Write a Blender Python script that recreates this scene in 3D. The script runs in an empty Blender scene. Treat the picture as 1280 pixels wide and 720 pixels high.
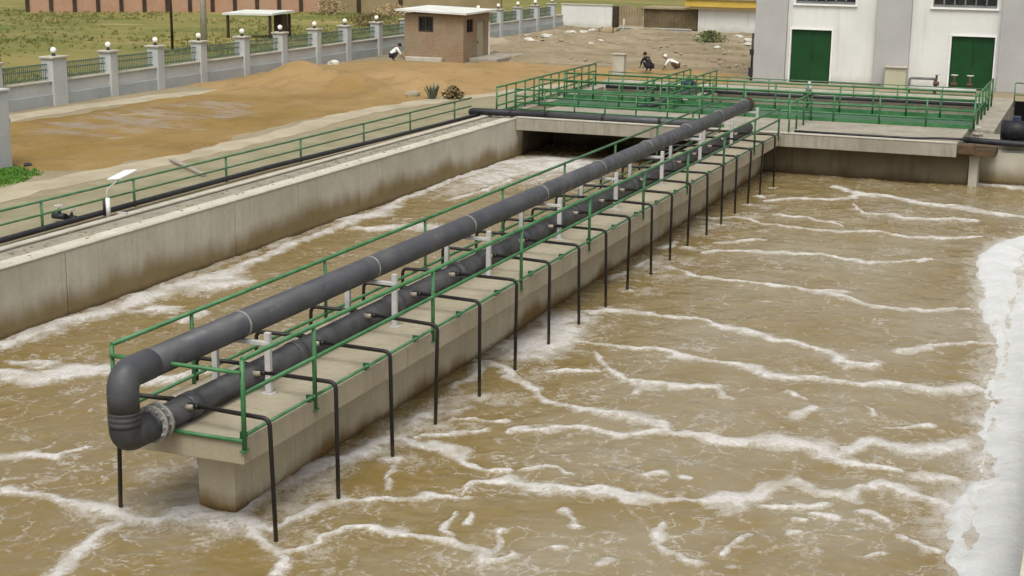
import bpy, bmesh, math, random
import numpy as np
from mathutils import Vector, Matrix
random.seed(7); rng = np.random.default_rng(11)
SC = bpy.context.scene
COL = SC.collection
R = math.radians

# ------------------------------------------------------------------ camera
cam_d = bpy.data.cameras.new('camera'); cam = bpy.data.objects.new('camera', cam_d); COL.objects.link(cam)
CR = ((0.92921305, 0.3693469, 0.01208178), (0.09645266, -0.21083841, -0.97275076), (-0.35673518, 0.90505803, -0.23153829))
CP = (9.90120045, -15.6565401, 6.41160741)
m = Matrix.Identity(4)
for i in range(3):
    m[i][0] = CR[0][i]; m[i][1] = -CR[1][i]; m[i][2] = -CR[2][i]; m[i][3] = CP[i]
cam.matrix_world = m
cam_d.sensor_width = 36; cam_d.lens = 36 * 1850 / 1280; cam_d.clip_start = 0.2; cam_d.clip_end = 3000
SC.camera = cam

# ------------------------------------------------------------------ light
world = bpy.data.worlds.new('World'); SC.world = world; world.use_nodes = True
wt = world.node_tree; wt.nodes.clear()
sky = wt.nodes.new('ShaderNodeTexSky'); sky.sky_type = 'NISHITA'; sky.sun_disc = False
SUN_EL, SUN_AZ = 60, 166          # azimuth of the sun, clockwise from +Y
sky.sun_elevation = R(SUN_EL); sky.sun_rotation = R(SUN_AZ); sky.dust_density = 6; sky.air_density = 1.2
hs = wt.nodes.new('ShaderNodeHueSaturation'); hs.inputs['Saturation'].default_value = 0.07
bg = wt.nodes.new('ShaderNodeBackground'); bg.inputs['Strength'].default_value = 0.13
wo = wt.nodes.new('ShaderNodeOutputWorld')
wt.links.new(sky.outputs[0], hs.inputs['Color']); wt.links.new(hs.outputs[0], bg.inputs['Color']); wt.links.new(bg.outputs[0], wo.inputs['Surface'])
sun_d = bpy.data.lights.new('sun', 'SUN'); sun = bpy.data.objects.new('sun', sun_d); COL.objects.link(sun)
sun_d.energy = 1.1; sun_d.angle = R(28); sun_d.color = (1.0, 0.955, 0.85)
sd = Vector((math.sin(R(SUN_AZ)) * math.cos(R(SUN_EL)), math.cos(R(SUN_AZ)) * math.cos(R(SUN_EL)), math.sin(R(SUN_EL))))
sun.rotation_euler = (-sd).to_track_quat('-Z', 'Y').to_euler()
sun.location = sd * 60
SC.view_settings.view_transform = 'Standard'; SC.view_settings.look = 'None'
SC.view_settings.gamma = 1; SC.view_settings.use_curve_mapping = False
SC.view_settings.exposure = 0.32
SC.cycles.max_bounces = 6; SC.cycles.diffuse_bounces = 3; SC.cycles.glossy_bounces = 3

# ------------------------------------------------------------------ helpers
def tag(o, label=None, cat=None, group=None, kind=None):
    if label: o['label'] = label
    if cat: o['category'] = cat
    if group: o['group'] = group
    if kind: o['kind'] = kind
    return o
def thing(name, label, cat, loc=(0, 0, 0), group=None):
    o = bpy.data.objects.new(name, None); COL.objects.link(o); o.location = loc
    o.empty_display_size = 0.2
    return tag(o, label, cat, group)
def root_loc(o):
    v = Vector(o.location)
    while o.parent:
        o = o.parent; v += Vector(o.location)
    return v

class MB:
    """collects shapes (world coordinates) and links them as one mesh object"""
    def __init__(s): s.v = []; s.f = []; s.sm = []; s.mi = []; s.cur = 0
    def add(s, vs, fs, smooth=False):
        b = len(s.v); s.v += [tuple(p) for p in vs]
        for f in fs: s.f.append(tuple(b + i for i in f)); s.sm.append(smooth); s.mi.append(s.cur)
        return s
    def box(s, x0, x1, y0, y1, z0, z1, rot=0, tilt=None):
        vs = [Vector((x, y, z)) for z in (z0, z1) for (x, y) in ((x0, y0), (x1, y0), (x1, y1), (x0, y1))]
        if rot or tilt:
            c = Vector(((x0 + x1) / 2, (y0 + y1) / 2, (z0 + z1) / 2))
            M3 = Matrix.Rotation(rot, 3, 'Z')
            if tilt: M3 = M3 @ Matrix.Rotation(tilt[0], 3, 'X') @ Matrix.Rotation(tilt[1], 3, 'Y')
            vs = [c + M3 @ (p - c) for p in vs]
        return s.add(vs, [(0, 3, 2, 1), (4, 5, 6, 7), (0, 1, 5, 4), (1, 2, 6, 5), (2, 3, 7, 6), (3, 0, 4, 7)])
    def tube(s, pts, r, n=10, bend=0, caps=True, k=5):
        P = [Vector(p) for p in pts]
        if bend and len(P) > 2:
            Q = [P[0]]
            for i in range(1, len(P) - 1):
                a = (P[i - 1] - P[i]); b = (P[i + 1] - P[i])
                t = min(bend, a.length * .49, b.length * .49)
                p0 = P[i] + a.normalized() * t; p1 = P[i] + b.normalized() * t
                for j in range(k + 1):
                    u = j / k; Q.append((1 - u) ** 2 * p0 + 2 * u * (1 - u) * P[i] + u * u * p1)
            Q.append(P[-1]); P = Q
        rs = r if isinstance(r, (list, tuple)) else [r] * len(P)
        d = (P[1] - P[0]).normalized()
        up = Vector((0, 0, 1)) if abs(d.z) < .9 else Vector((1, 0, 0))
        u = d.cross(up).normalized(); w = u.cross(d)
        vs = []; fs = []
        for i, p in enumerate(P):
            if i == 0: t = P[1] - P[0]
            elif i == len(P) - 1: t = P[-1] - P[-2]
            else: t = (P[i + 1] - P[i]).normalized() + (P[i] - P[i - 1]).normalized()
            t.normalize(); u = (u - t * u.dot(t)).normalized(); w = t.cross(u)
            for j in range(n):
                a = 2 * math.pi * j / n; vs.append(p + (u * math.cos(a) + w * math.sin(a)) * rs[i])
        for i in range(len(P) - 1):
            for j in range(n):
                a = i * n + j; b = i * n + (j + 1) % n; fs.append((a, b, b + n, a + n))
        s.add(vs, fs, True)
        if caps:
            b = len(s.v) - len(vs)
            for st, rev in ((0, True), (len(P) - 1, False)):
                ring = [b + st * n + j for j in range(n)]
                s.f.append(tuple(reversed(ring)) if rev else tuple(ring)); s.sm.append(False); s.mi.append(s.cur)
        return s
    def ball(s, c, r, nu=12, nv=8, sc=(1, 1, 1), noise=0):
        vs = []; fs = []
        for i in range(nv + 1):
            th = math.pi * i / nv
            for j in range(nu):
                ph = 2 * math.pi * j / nu; k = 1 + (random.uniform(-noise, noise) if 0 < i < nv else 0)
                vs.append((c[0] + r * sc[0] * k * math.sin(th) * math.cos(ph), c[1] + r * sc[1] * k * math.sin(th) * math.sin(ph), c[2] + r * sc[2] * k * math.cos(th)))
        for i in range(nv):
            for j in range(nu):
                a = i * nu + j; b = i * nu + (j + 1) % nu; fs.append((a, a + nu, b + nu, b))
        return s.add(vs, fs, noise < .05)
    def lathe(s, prof, c, n=16):
        vs = []; fs = []
        for r, z in prof:
            for j in range(n):
                a = 2 * math.pi * j / n; vs.append((c[0] + r * math.cos(a), c[1] + r * math.sin(a), c[2] + z))
        for i in range(len(prof) - 1):
            for j in range(n):
                a = i * n + j; b = i * n + (j + 1) % n; fs.append((a, b, b + n, a + n))
        return s.add(vs, fs, True)
    def quad(s, a, b, c, d): return s.add([a, b, c, d], [(0, 1, 2, 3)])
    def build(s, name, mat, parent=None, bevel=0, origin=None):
        me = bpy.data.meshes.new(name)
        off = root_loc(parent) if parent else Vector(origin or (0, 0, 0))
        me.from_pydata([tuple(Vector(p) - off) for p in s.v], [], s.f)
        me.polygons.foreach_set('use_smooth', s.sm)
        mats = mat if isinstance(mat, (list, tuple)) else [mat]
        for q in mats: me.materials.append(q)
        if len(mats) > 1: me.polygons.foreach_set('material_index', s.mi)
        me.update()
        o = bpy.data.objects.new(name, me); COL.objects.link(o)
        if parent: o.parent = parent
        else: o.location = off
        if bevel:
            b = o.modifiers.new('bevel', 'BEVEL'); b.width = bevel; b.segments = 2; b.limit_method = 'ANGLE'; b.angle_limit = R(40)
        return o

def copy_tree(o, parent=None):
    c = o.copy(); COL.objects.link(c); c.parent = parent
    for ch in list(o.children): copy_tree(ch, c)
    return c
ORD = ['nearest', 'second', 'third', 'fourth', 'fifth', 'sixth', 'seventh', 'eighth', 'ninth', 'tenth', 'eleventh', 'twelfth', 'thirteenth',
       'fourteenth', 'fifteenth', 'sixteenth', 'seventeenth', 'eighteenth', 'nineteenth', 'twentieth']

# ------------------------------------------------------------------ materials
class NT:
    def __init__(s, name):
        s.m = bpy.data.materials.new(name); s.m.use_nodes = True; s.t = s.m.node_tree; s.n = s.t.nodes; s.l = s.t.links
        s.p = s.n['Principled BSDF']; s.geo = s.n.new('ShaderNodeNewGeometry').outputs['Position']
    def link(s, a, b): s.l.new(a, b)
    def mapped(s, scale=(1, 1, 1), src=None):
        q = s.n.new('ShaderNodeMapping'); q.inputs['Scale'].default_value = scale; s.link(src or s.geo, q.inputs['Vector']); return q.outputs[0]
    def noise(s, scale, detail=4, rough=.55, vec=None, dist=0):
        q = s.n.new('ShaderNodeTexNoise'); q.inputs['Scale'].default_value = scale; q.inputs['Detail'].default_value = detail
        q.inputs['Roughness'].default_value = rough; q.inputs['Distortion'].default_value = dist; s.link(vec or s.geo, q.inputs['Vector']); return q.outputs['Fac']
    def ramp(s, fac, lo, hi, c0=(0, 0, 0, 1), c1=(1, 1, 1, 1)):
        q = s.n.new('ShaderNodeValToRGB'); e = q.color_ramp.elements; e[0].position = lo; e[1].position = hi; e[0].color = c0; e[1].color = c1
        s.link(fac, q.inputs[0]); return q.outputs[0]
    def mix(s, fac, a, b, mode='MIX'):
        q = s.n.new('ShaderNodeMix'); q.data_type = 'RGBA'; q.blend_type = mode
        for v, i in ((fac, 0), (a, 6), (b, 7)):
            if hasattr(v, 'is_output'): s.link(v, q.inputs[i])
            elif i == 0: q.inputs[0].default_value = v
            else: q.inputs[i].default_value = (*v, 1) if len(v) == 3 else v
        return q.outputs[2]
    def math(s, op, a, b=None, c=None):
        q = s.n.new('ShaderNodeMath'); q.operation = op
        for i, v in enumerate((a, b, c)):
            if v is None: continue
            if hasattr(v, 'is_output'): s.link(v, q.inputs[i])
            else: q.inputs[i].default_value = v
        return q.outputs[0]
    def sep(s, vec=None):
        q = s.n.new('ShaderNodeSeparateXYZ'); s.link(vec or s.geo, q.inputs[0]); return q.outputs
    def maprange(s, v, a, b, c=0, d=1, smooth=True):
        q = s.n.new('ShaderNodeMapRange'); q.interpolation_type = 'SMOOTHSTEP' if smooth else 'LINEAR'
        s.link(v, q.inputs[0])
        for i, x in enumerate((a, b, c, d)):
            if hasattr(x, 'is_output'): s.link(x, q.inputs[i + 1])
            else: q.inputs[i + 1].default_value = x
        return q.outputs[0]
    def bump(s, h, strength=.3, dist=.02):
        q = s.n.new('ShaderNodeBump'); q.inputs['Strength'].default_value = strength; q.inputs['Distance'].default_value = dist
        s.link(h, q.inputs['Height']); s.link(q.outputs[0], s.p.inputs['Normal'])
    def out(s, col, rough=.8, metal=0, spec=None):
        if hasattr(col, 'is_output'): s.link(col, s.p.inputs['Base Color'])
        else: s.p.inputs['Base Color'].default_value = (*col, 1)
        if hasattr(rough, 'is_output'): s.link(rough, s.p.inputs['Roughness'])
        else: s.p.inputs['Roughness'].default_value = rough
        s.p.inputs['Metallic'].default_value = metal
        if spec is not None: s.p.inputs['Specular IOR Level'].default_value = spec
        return s.m

def plain(name, a, b=None, scale=4, rough=.7, bump=.15, metal=0, lo=.35, hi=.65, fine=30, spec=.3):
    t = NT(name); b = b or tuple(min(1, x * 1.25) for x in a)
    c = t.mix(t.ramp(t.noise(scale, 5), lo, hi), a, b)
    f = t.noise(fine, 4, .65)
    c = t.mix(.55, c, t.mix(f, (.35, .35, .35), (.65, .65, .65)), 'OVERLAY')
    if bump: t.bump(f, bump, .01)
    return t.out(c, rough, metal, spec)

def concrete(name, base, dark, stain=None, zlo=-1.4, zhi=-.75, streak=.5):
    t = NT(name)
    c = t.mix(t.ramp(t.noise(.9, 6, .6), .35, .68), base, dark)
    n2 = t.noise(14, 6, .7)
    c = t.mix(.5, c, t.mix(n2, (.3, .3, .3), (.7, .7, .7)), 'OVERLAY')
    # weather streaks running down
    vs = t.noise(5, 4, .6, t.mapped((1.0, 1.0, .06)))
    c = t.mix(t.math('MULTIPLY', t.ramp(vs, .5, .72), streak), c, tuple(x * .55 for x in dark))
    if stain:
        z = t.sep()[2]; w = t.noise(.55, 4, .6, t.mapped((1, 1, .3)))
        zz = t.math('ADD', z, t.math('MULTIPLY', t.math('SUBTRACT', w, .5), -1.1))
        k = t.maprange(zz, zlo, zhi, 1, 0)
        sc = t.mix(t.noise(3, 5, .65), stain, tuple(x * .6 for x in stain))
        c = t.mix(t.math('MULTIPLY', k, .92), c, sc)
        k2 = t.maprange(t.math('ADD', z, t.math('MULTIPLY', t.math('SUBTRACT', n2, .5), .2)), -1.42, -1.27, 1, 0)
        c = t.mix(t.math('MULTIPLY', k2, .75), c, (.045, .026, .008))
    y = t.sep()[1]; fr = t.math('FRACT', t.math('MULTIPLY', t.math('ADD', y, t.math('MULTIPLY', n2, .02)), 1 / 1.22))
    c = t.mix(t.math('MULTIPLY', t.math('LESS_THAN', fr, .014), .35), c, tuple(x * .4 for x in dark))
    sp = t.ramp(t.noise(2.3, 6, .75), .6, .72); c = t.mix(t.math('MULTIPLY', sp, .4), c, tuple(x * .6 for x in dark))
    t.bump(t.noise(40, 5, .7), .25, .01)
    return t.out(c, .85, 0, .25)

M = {}
M['conc'] = concrete('concrete', (.34, .31, .25), (.25, .225, .175))
M['conc_wall'] = concrete('tank_wall_concrete', (.53, .5, .415), (.43, .4, .32), (.23, .163, .065), -1.2, -.6, .25)
M['conc_stem'] = concrete('stem_concrete', (.5, .445, .33), (.41, .36, .255), (.2, .11, .027), -1.4, -1.05, .25)
M['conc_slab'] = concrete('slab_concrete', (.37, .325, .24), (.3, .262, .185), None, streak=.25)
M['conc_top'] = plain('rough_concrete_top', (.2, .185, .145), (.3, .275, .22), 1.6, .95, .5, lo=.3, hi=.7, fine=16)
M['conc_light'] = plain('light_concrete', (.46, .43, .36), (.38, .355, .29), 2, .85, .2, fine=20)
M['conc_wet_shade'] = concrete('shaded_wet_concrete', (.17, .145, .095), (.125, .1, .06), (.07, .045, .02), -1.42, -1.0, .5)  # wet concrete, with the shade under the bridge mixed into its dark colour
t = NT('green_paint'); c = t.mix(t.ramp(t.noise(2.2, 5, .65), .36, .64), (.02, .11, .032), (.06, .19, .075)); c = t.mix(t.ramp(t.noise(11, 5, .75), .64, .7), c, (.11, .075, .04)); M['green'] = t.out(c, .48, 0, .45)
M['green_old'] = plain('weathered_green_paint', (.045, .135, .05), (.09, .2, .1), 3, .5, .1, fine=60, spec=.5)
M['green_dark'] = plain('dark_green_paint', (.012, .07, .03), (.02, .1, .045), 3, .5, .08)
t = NT('grey_pipe'); c = t.mix(t.ramp(t.noise(1.0, 6, .65), .36, .64), (.04, .043, .05), (.07, .071, .078)); c = t.mix(t.math('MULTIPLY', t.ramp(t.noise(3.5, 7, .75, t.mapped((1.4, .5, 1.4))), .55, .7), .45), c, (.16, .15, .13)); c = t.mix(t.math('MULTIPLY', t.ramp(t.noise(16, 5, .8), .6, .72), .5), c, (.025, .025, .027)); t.bump(t.noise(20, 5, .7), .15, .01); M['pipe'] = t.out(c, t.maprange(t.noise(4, 5), .3, .7, .38, .62), 0, .45)
M['pipe_low'] = plain('dark_wrapped_pipe', (.028, .029, .032), (.075, .075, .077), 2.2, .6, .35, fine=12, spec=.4)
t = NT('black_hose'); c = t.mix(t.maprange(t.math('ADD', t.sep()[2], t.math('MULTIPLY', t.noise(6, 3), .3)), -1.12, -.9, 1, 0), (.014, .012, .011), (.06, .042, .014)); M['hose'] = t.out(c, .5, 0, .4)
M['ring'] = plain('flange_grey', (.2, .195, .18), (.3, .29, .27), 8, .6, .2)
M['steel'] = plain('galvanised_paint', (.4, .4, .39), (.5, .49, .47), 4, .5, .1)
M['white'] = plain('white_paint', (.72, .72, .7), (.8, .8, .78), 3, .5, .05)
M['brass'] = plain('pale_fitting', (.25, .215, .17), (.36, .32, .26), 9, .5, .1)
M['black'] = plain('black_iron', (.015, .016, .02), (.03, .03, .034), 5, .5, .1)
WZ = -1.4        # water level; the slab top of the walkway is z = 0
GZ = -0.10       # ground level
# ------------------------------------------------------------------ foam layout on the water (metres: x, y, half width)
FOAM=[[(1.95,2.73,0.05),(2.01,3.34,0.09),(2.37,3.54,0.16),(2.93,3.39,0.24),(3.38,3.52,0.26),(3.92,3.75,0.25),(4.2,3.6,0.18),(4.86,3.82,0.28),(5.27,3.79,0.34),(5.6,3.87,0.44),(5.9,4.34,0.21),(6.08,4.9,0.13),(6.31,5.22,0.24),(6.62,4.82,0.24),(7.09,4.78,0.28),(7.18,5.31,0.14),(7.44,5.49,0.23),(7.93,5.22,0.29),(8.28,5.1,0.23),(8.51,4.8,0.14)],
[(6.1,3.95,0.12),(6.53,4.07,0.15),(6.82,4.33,0.12)],
[(7.94,6.11,0.25),(8.29,6.08,0.31)],
[(-0.17,4.71,0.07),(0.53,4.43,0.15),(1.11,4.2,0.15),(1.7,3.76,0.07),(2.26,3.82,0.07)],
[(0.29,8.38,0.06),(0.79,7.9,0.1),(1.46,7.33,0.12),(1.89,7.17,0.15),(2.44,7.03,0.29),(3.03,6.97,0.26),(3.53,6.91,0.2),(3.9,6.55,0.18),(4.51,6.51,0.23),(5.04,6.49,0.27),(5.49,6.81,0.28),(6.36,6.9,0.3),(6.67,6.59,0.21),(6.86,7.37,0.13),(7.16,7.42,0.19),(7.7,7.16,0.29),(8.14,7.56,0.28),(8.64,8.11,0.21)],
[(1.6,5.49,0.08),(2.14,5.9,0.12),(2.69,6.28,0.16),(3.26,6.22,0.16),(3.86,6.48,0.2)],
[(6.7,6.53,0.12),(7.04,6.17,0.13),(7.57,6.21,0.14)],
[(0.64,11.37,0.13),(1.01,11.27,0.17),(1.84,11.26,0.16),(2.53,11.13,0.15),(3.38,10.9,0.2),(4.18,10.79,0.19),(4.68,10.55,0.22),(5.09,10.4,0.2),(5.71,10.57,0.21),(6.3,10.5,0.2),(6.83,10.79,0.26),(7.27,10.66,0.23),(7.82,10.75,0.31),(8.2,11.13,0.25),(8.49,10.94,0.1)],
[(0.1,13.31,0.14),(1.05,13.82,0.17),(1.93,13.84,0.16),(2.85,13.61,0.18),(3.57,13.43,0.19),(4.05,13.11,0.24),(4.87,12.68,0.23),(5.42,12.24,0.25),(5.96,11.7,0.26),(6.35,11.64,0.28),(6.58,12.03,0.13)],
[(1.25,10.56,0.06),(1.65,9.83,0.07),(1.88,9.47,0.1),(2.55,8.95,0.1),(2.71,8.91,0.22),(3.27,9.05,0.22),(3.64,9.32,0.14),(4.06,9.51,0.15)],
[(2.69,8.27,0.1),(2.74,8.82,0.09)],
[(4.07,9.35,0.05),(4.3,8.78,0.08),(4.5,8.77,0.11)],
[(1.02,8.92,0.1),(1.73,9.35,0.1)],
[(1.58,25,0.17),(2.75,24.78,0.23),(3.84,24.79,0.23),(4.63,25.29,0.24),(5.53,24.97,0.28),(6.35,25.12,0.27),(7.13,25.72,0.25)],
[(2.37,21.32,0.2),(3.76,21.53,0.24),(4.83,21.09,0.28),(5.57,21.43,0.26),(6.37,22.11,0.21)],
[(1.2,20.99,0.15),(2.37,21.32,0.2)],
[(0.72,29.02,0.2),(1.79,29.85,0.35),(2.93,30.4,0.3),(3.27,31.37,0.19)],
[(2.1,32.33,0.22),(3.27,31.37,0.4),(4.26,31.36,0.4),(5.34,30.46,0.42),(6.31,30.16,0.5),(7.04,29.64,0.39),(8.17,29.6,0.41)],
[(3.23,29.3,0.06),(3.79,27.95,0.17),(4.46,28.13,0.26),(5.19,27.77,0.26),(6.06,28.05,0.32),(6.92,28.32,0.26)],
[(-0.58,25.32,0.19),(0.5,25.69,0.18),(1.58,25,0.13)],
[(1.61,26.49,0.18),(3.17,26.14,0.2),(3.54,25.53,0.1)],
[(0.45,18.37,0.13),(1.39,17.84,0.19),(2.57,17.74,0.16),(3.92,17.56,0.15),(5.08,17.16,0.23),(5.67,16.77,0.21),(6.04,16.55,0.26),(7.02,16.91,0.28),(7.82,17.35,0.21)],
[(4.29,17.56,0.16),(4.99,17.7,0.16)],
[(6.83,13.05,0.18),(7.25,13.37,0.21),(7.65,13.93,0.13),(7.93,14.18,0.15),(8.35,14.24,0.16)],
[(0.78,21.81,0.1),(2.04,22.86,0.15)],
[(1.04,20.38,0.12),(1.6,21.07,0.14),(2.39,21.22,0.15)],
[(-0.3,20.63,0.17),(-0.02,21.55,0.15)],
[(-0.27,18.23,0.15),(-0.05,19.04,0.13)],
[(-0.46,16.9,0.16),(-0.27,17.45,0.11)],
[(-0.27,11.98,0.19),(-0.12,12.62,0.68),(0.23,12.64,0.44)],
[(-5.11,1.29,0.15),(-4.76,1.6,0.16),(-4.34,1.63,0.11),(-4.29,2.04,0.06),(-4.21,2.23,0.05)],
[(-4.14,0.15,0.2),(-3.71,0.3,0.17),(-3.18,0.33,0.11),(-2.81,0.39,0.17),(-2.48,0.31,0.26),(-2.13,0.2,0.33),(-1.84,0.17,0.26),(-1.46,0.18,0.23),(-1.31,0.43,0.25),(-1.12,0.64,0.32),(-0.84,0.6,0.31),(-0.39,0.49,0.28),(-0.11,0.45,0.23),(0.08,0.33,0.13),(0.54,-0.14,0.12),(0.99,-0.8,0.12)],
[(-1.92,-0.18,0.14),(-1.75,-0.84,0.18),(-1.71,-1.38,0.19),(-1.57,-1.9,0.17)],
[(-0.69,0.66,0.18),(-0.71,1.54,0.25),(-0.61,1.93,0.28),(-0.55,2.34,0.25),(-0.46,2.86,0.27),(-0.29,3.55,0.28),(-0.14,4.35,0.23),(-0.06,4.68,0.16)],
[(0.08,0.54,0.06),(0.13,0.77,0.11),(0.22,1.15,0.11),(0.34,1.63,0.12),(0.55,1.95,0.12),(0.91,2,0.13),(1.26,2.06,0.17),(1.6,2.4,0.09),(2.12,2.63,0.09)],
[(0.54,-0.14,0.05),(0.74,0.23,0.06),(0.98,0.68,0.09),(1.29,1,0.1),(1.82,1.14,0.08),(2.43,1.1,0.08),(2.87,0.87,0.07),(3.21,0.6,0.13),(3.4,0.95,0.08)],
[(3.17,0.45,0.05),(3.32,0.2,0.05)],
[(0.85,2.49,0.05),(0.65,3.04,0.05),(0.56,3.64,0.05)],
[(2.13,2.04,0.05),(2.37,1.37,0.05)],
[(2.46,2.18,0.05),(2.52,1.74,0.05)],
[(3.11,0.97,0.05),(2.98,1.78,0.05)],
[(-0.24,7.6,0.14),(-0.33,8.66,0.17)],
[(-0.65,9.1,0.13),(0,8.7,0.15),(0.5,8.25,0.1)],
[(0.39,5.67,0.06),(1.31,5.85,0.08)],
[(0.25,4.73,0.06),(1.11,5.32,0.06)],
[(4.84,2.65,0.07),(5.01,2.07,0.05),(5.35,1.65,0.08),(5.63,1.58,0.13)],
[(5.89,2.02,0.06),(5.92,2.32,0.05),(6.09,2.77,0.05)],
[(4.55,1.09,0.07),(4.66,1.25,0.07)],
[(3.46,2.62,0.06),(3.89,2.12,0.07)],
[(3.81,1.35,0.12),(3.91,1.37,0.08)],
[(6.6,3.72,0.1),(6.64,3.74,0.07)],
[(6.83,3.95,0.11),(6.95,3.9,0.11)],
[(7.34,4.23,0.11),(7.56,4.23,0.14),(7.67,4.12,0.06)],
[(6.65,3.16,0.1),(6.73,3.22,0.07)],
[(7.92,3.61,0.07),(8.17,3.43,0.08),(8.43,3.25,0.07)],
[(7.64,2.64,0.07),(7.92,2.84,0.08)],
[(5.63,8.39,0.16),(5.83,8.77,0.12)],
[(5.2,9.49,0.08),(5.53,9.23,0.08)],
[(6.61,9.21,0.05),(6.97,8.79,0.05)],
[(7.17,8.33,0.06),(7.78,8.56,0.08)],
[(2.83,4.37,0.05),(3.11,4.12,0.05)],
[(2.48,3.92,0.06),(2.83,4.37,0.07)],
[(4.08,4.39,0.13),(4.22,4.45,0.12)],
[(4.59,4.58,0.1),(4.67,4.58,0.08)],
[(-9.36,6.3,0.28),(-9.32,7.43,0.31),(-9.27,8.63,0.3),(-9.18,9.87,0.34),(-9.13,11.26,0.37),(-8.89,12.48,0.51),(-8.71,13.2,0.46),(-8.82,14.09,0.19),(-9.04,16.33,0.19),(-9.12,19.45,0.22),(-9.1,20.35,0.25),(-9.18,22.5,0.36),(-9.46,24.14,0.23),(-9.48,27.42,0.27),(-9.54,30.55,0.48),(-9.23,32.74,1.15),(-8.22,34.09,1.24)],
[(-8.71,12.21,0.62),(-8.23,12.79,0.4),(-7.9,12.94,0.2)],
[(-9.47,20.57,0.36),(-9.04,21.72,0.51),(-9.16,23.09,0.37)],
[(-8.47,19.62,0.28),(-7.74,20.09,0.4),(-7,20.57,0.51)],
[(-8.98,28.55,0.31),(-8.42,30.7,0.61),(-7.5,32.14,0.58)],
[(-8.15,24.77,0.16),(-7.84,26.51,0.14),(-7.8,29.13,0.17)],
[(-8.13,4.85,0.18),(-7.67,4.84,0.22),(-7.15,4.96,0.3),(-6.89,5.29,0.19),(-6.85,5.59,0.36),(-6.48,5.81,0.37)],
[(-8.28,5.58,0.17),(-7.71,5.66,0.16)],
[(-8.25,9.98,0.42),(-8.13,10.04,0.28)],
[(-7.33,9.36,0.18),(-7.25,9.98,0.16)],
[(-9.31,8.04,0.11),(-9.25,8.21,0.09)],
[(-5.73,3.91,0.06),(-5.78,4.13,0.05)],
[(-5.27,3.63,0.05),(-5.33,3.75,0.05)],
[(-5.48,5.38,0.25),(-5.08,5.77,0.24),(-4.74,6.42,0.18)],
[(6.24,35.04,0.43),(7.12,35.11,0.51),(8.01,34.84,0.56)]]
BANK=[(8.43, 26.69), (7.81, 24.97), (7.56, 23.41), (7.47, 22.11), (7.67, 20.27), (8.02, 17.44), (8.28, 15.7), (8.49, 13.8), (8.54, 12.62), (8.62, 11.0), (8.63, 10.0), (8.61, 9.05), (8.77, 8.04), (8.95, 7.31), (9.06, 6.49), (8.69, 6.07), (8.54, 5.31), (8.49, 4.63), (8.52, 4.02), (8.72, 3.38), (8.89, 2.59)]

def value_noise(x, y, s, seed):
    r = np.random.default_rng(seed).random((256, 256)); x = x * s; y = y * s
    xi = np.floor(x).astype(int); yi = np.floor(y).astype(int); fx = x - xi; fy = y - yi
    fx = fx * fx * (3 - 2 * fx); fy = fy * fy * (3 - 2 * fy)
    g = lambda a, b: r[a % 256, b % 256]
    return (g(xi, yi) * (1 - fx) + g(xi + 1, yi) * fx) * (1 - fy) + (g(xi, yi + 1) * (1 - fx) + g(xi + 1, yi + 1) * fx) * fy
def fbm(x, y, s, seed, o=4):
    t = 0; a = 1; n = 0
    for i in range(o): t = t + a * value_noise(x, y, s * 2 ** i, seed + i); n += a; a *= .5
    return t / n
def inside(poly, X, Y):
    c = np.zeros(X.shape, bool); n = len(poly)
    for i in range(n):
        x0, y0 = poly[i]; x1, y1 = poly[i - 1]
        if y0 == y1: continue
        c ^= ((y0 > Y) != (y1 > Y)) & (X < (x1 - x0) * (Y - y0) / (y1 - y0) + x0)
    return c
def edge_dist(poly, X, Y):
    d = np.full(X.shape, 1e9); n = len(poly)
    for i in range(n):
        ax, ay = poly[i - 1]; bx, by = poly[i]; vx, vy = bx - ax, by - ay
        t = np.clip(((X - ax) * vx + (Y - ay) * vy) / (vx * vx + vy * vy + 1e-9), 0, 1)
        d = np.minimum(d, np.hypot(X - ax - t * vx, Y - ay - t * vy))
    return d
def grid_mesh(name, X, Y, Z, mat, keep=None, attr=None, smooth=True):
    ny, nx = X.shape
    idx = np.arange(nx * ny).reshape(ny, nx)
    q = np.stack([idx[:-1, :-1], idx[:-1, 1:], idx[1:, 1:], idx[1:, :-1]], -1).reshape(-1, 4)
    if keep is not None:
        k = keep.reshape(-1); q = q[k[q].all(1)]
        used = np.unique(q); remap = np.full(nx * ny, -1); remap[used] = np.arange(len(used)); q = remap[q]
    else: used = np.arange(nx * ny)
    co = np.stack([X.reshape(-1), Y.reshape(-1), Z.reshape(-1)], 1)[used]
    me = bpy.data.meshes.new(name)
    me.vertices.add(len(co)); me.vertices.foreach_set('co', co.reshape(-1).astype(np.float32))
    me.loops.add(q.size); me.loops.foreach_set('vertex_index', q.reshape(-1).astype(np.int32))
    me.polygons.add(len(q)); me.polygons.foreach_set('loop_start', (np.arange(len(q)) * 4).astype(np.int32))
    me.polygons.foreach_set('use_smooth', np.full(len(q), smooth))
    if attr is not None:
        a = me.attributes.new('foam', 'FLOAT', 'POINT'); a.data.foreach_set('value', attr.reshape(-1)[used].astype(np.float32))
    me.materials.append(mat); me.update(calc_edges=True); me.validate()
    o = bpy.data.objects.new(name, me); COL.objects.link(o)
    return o

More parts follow.
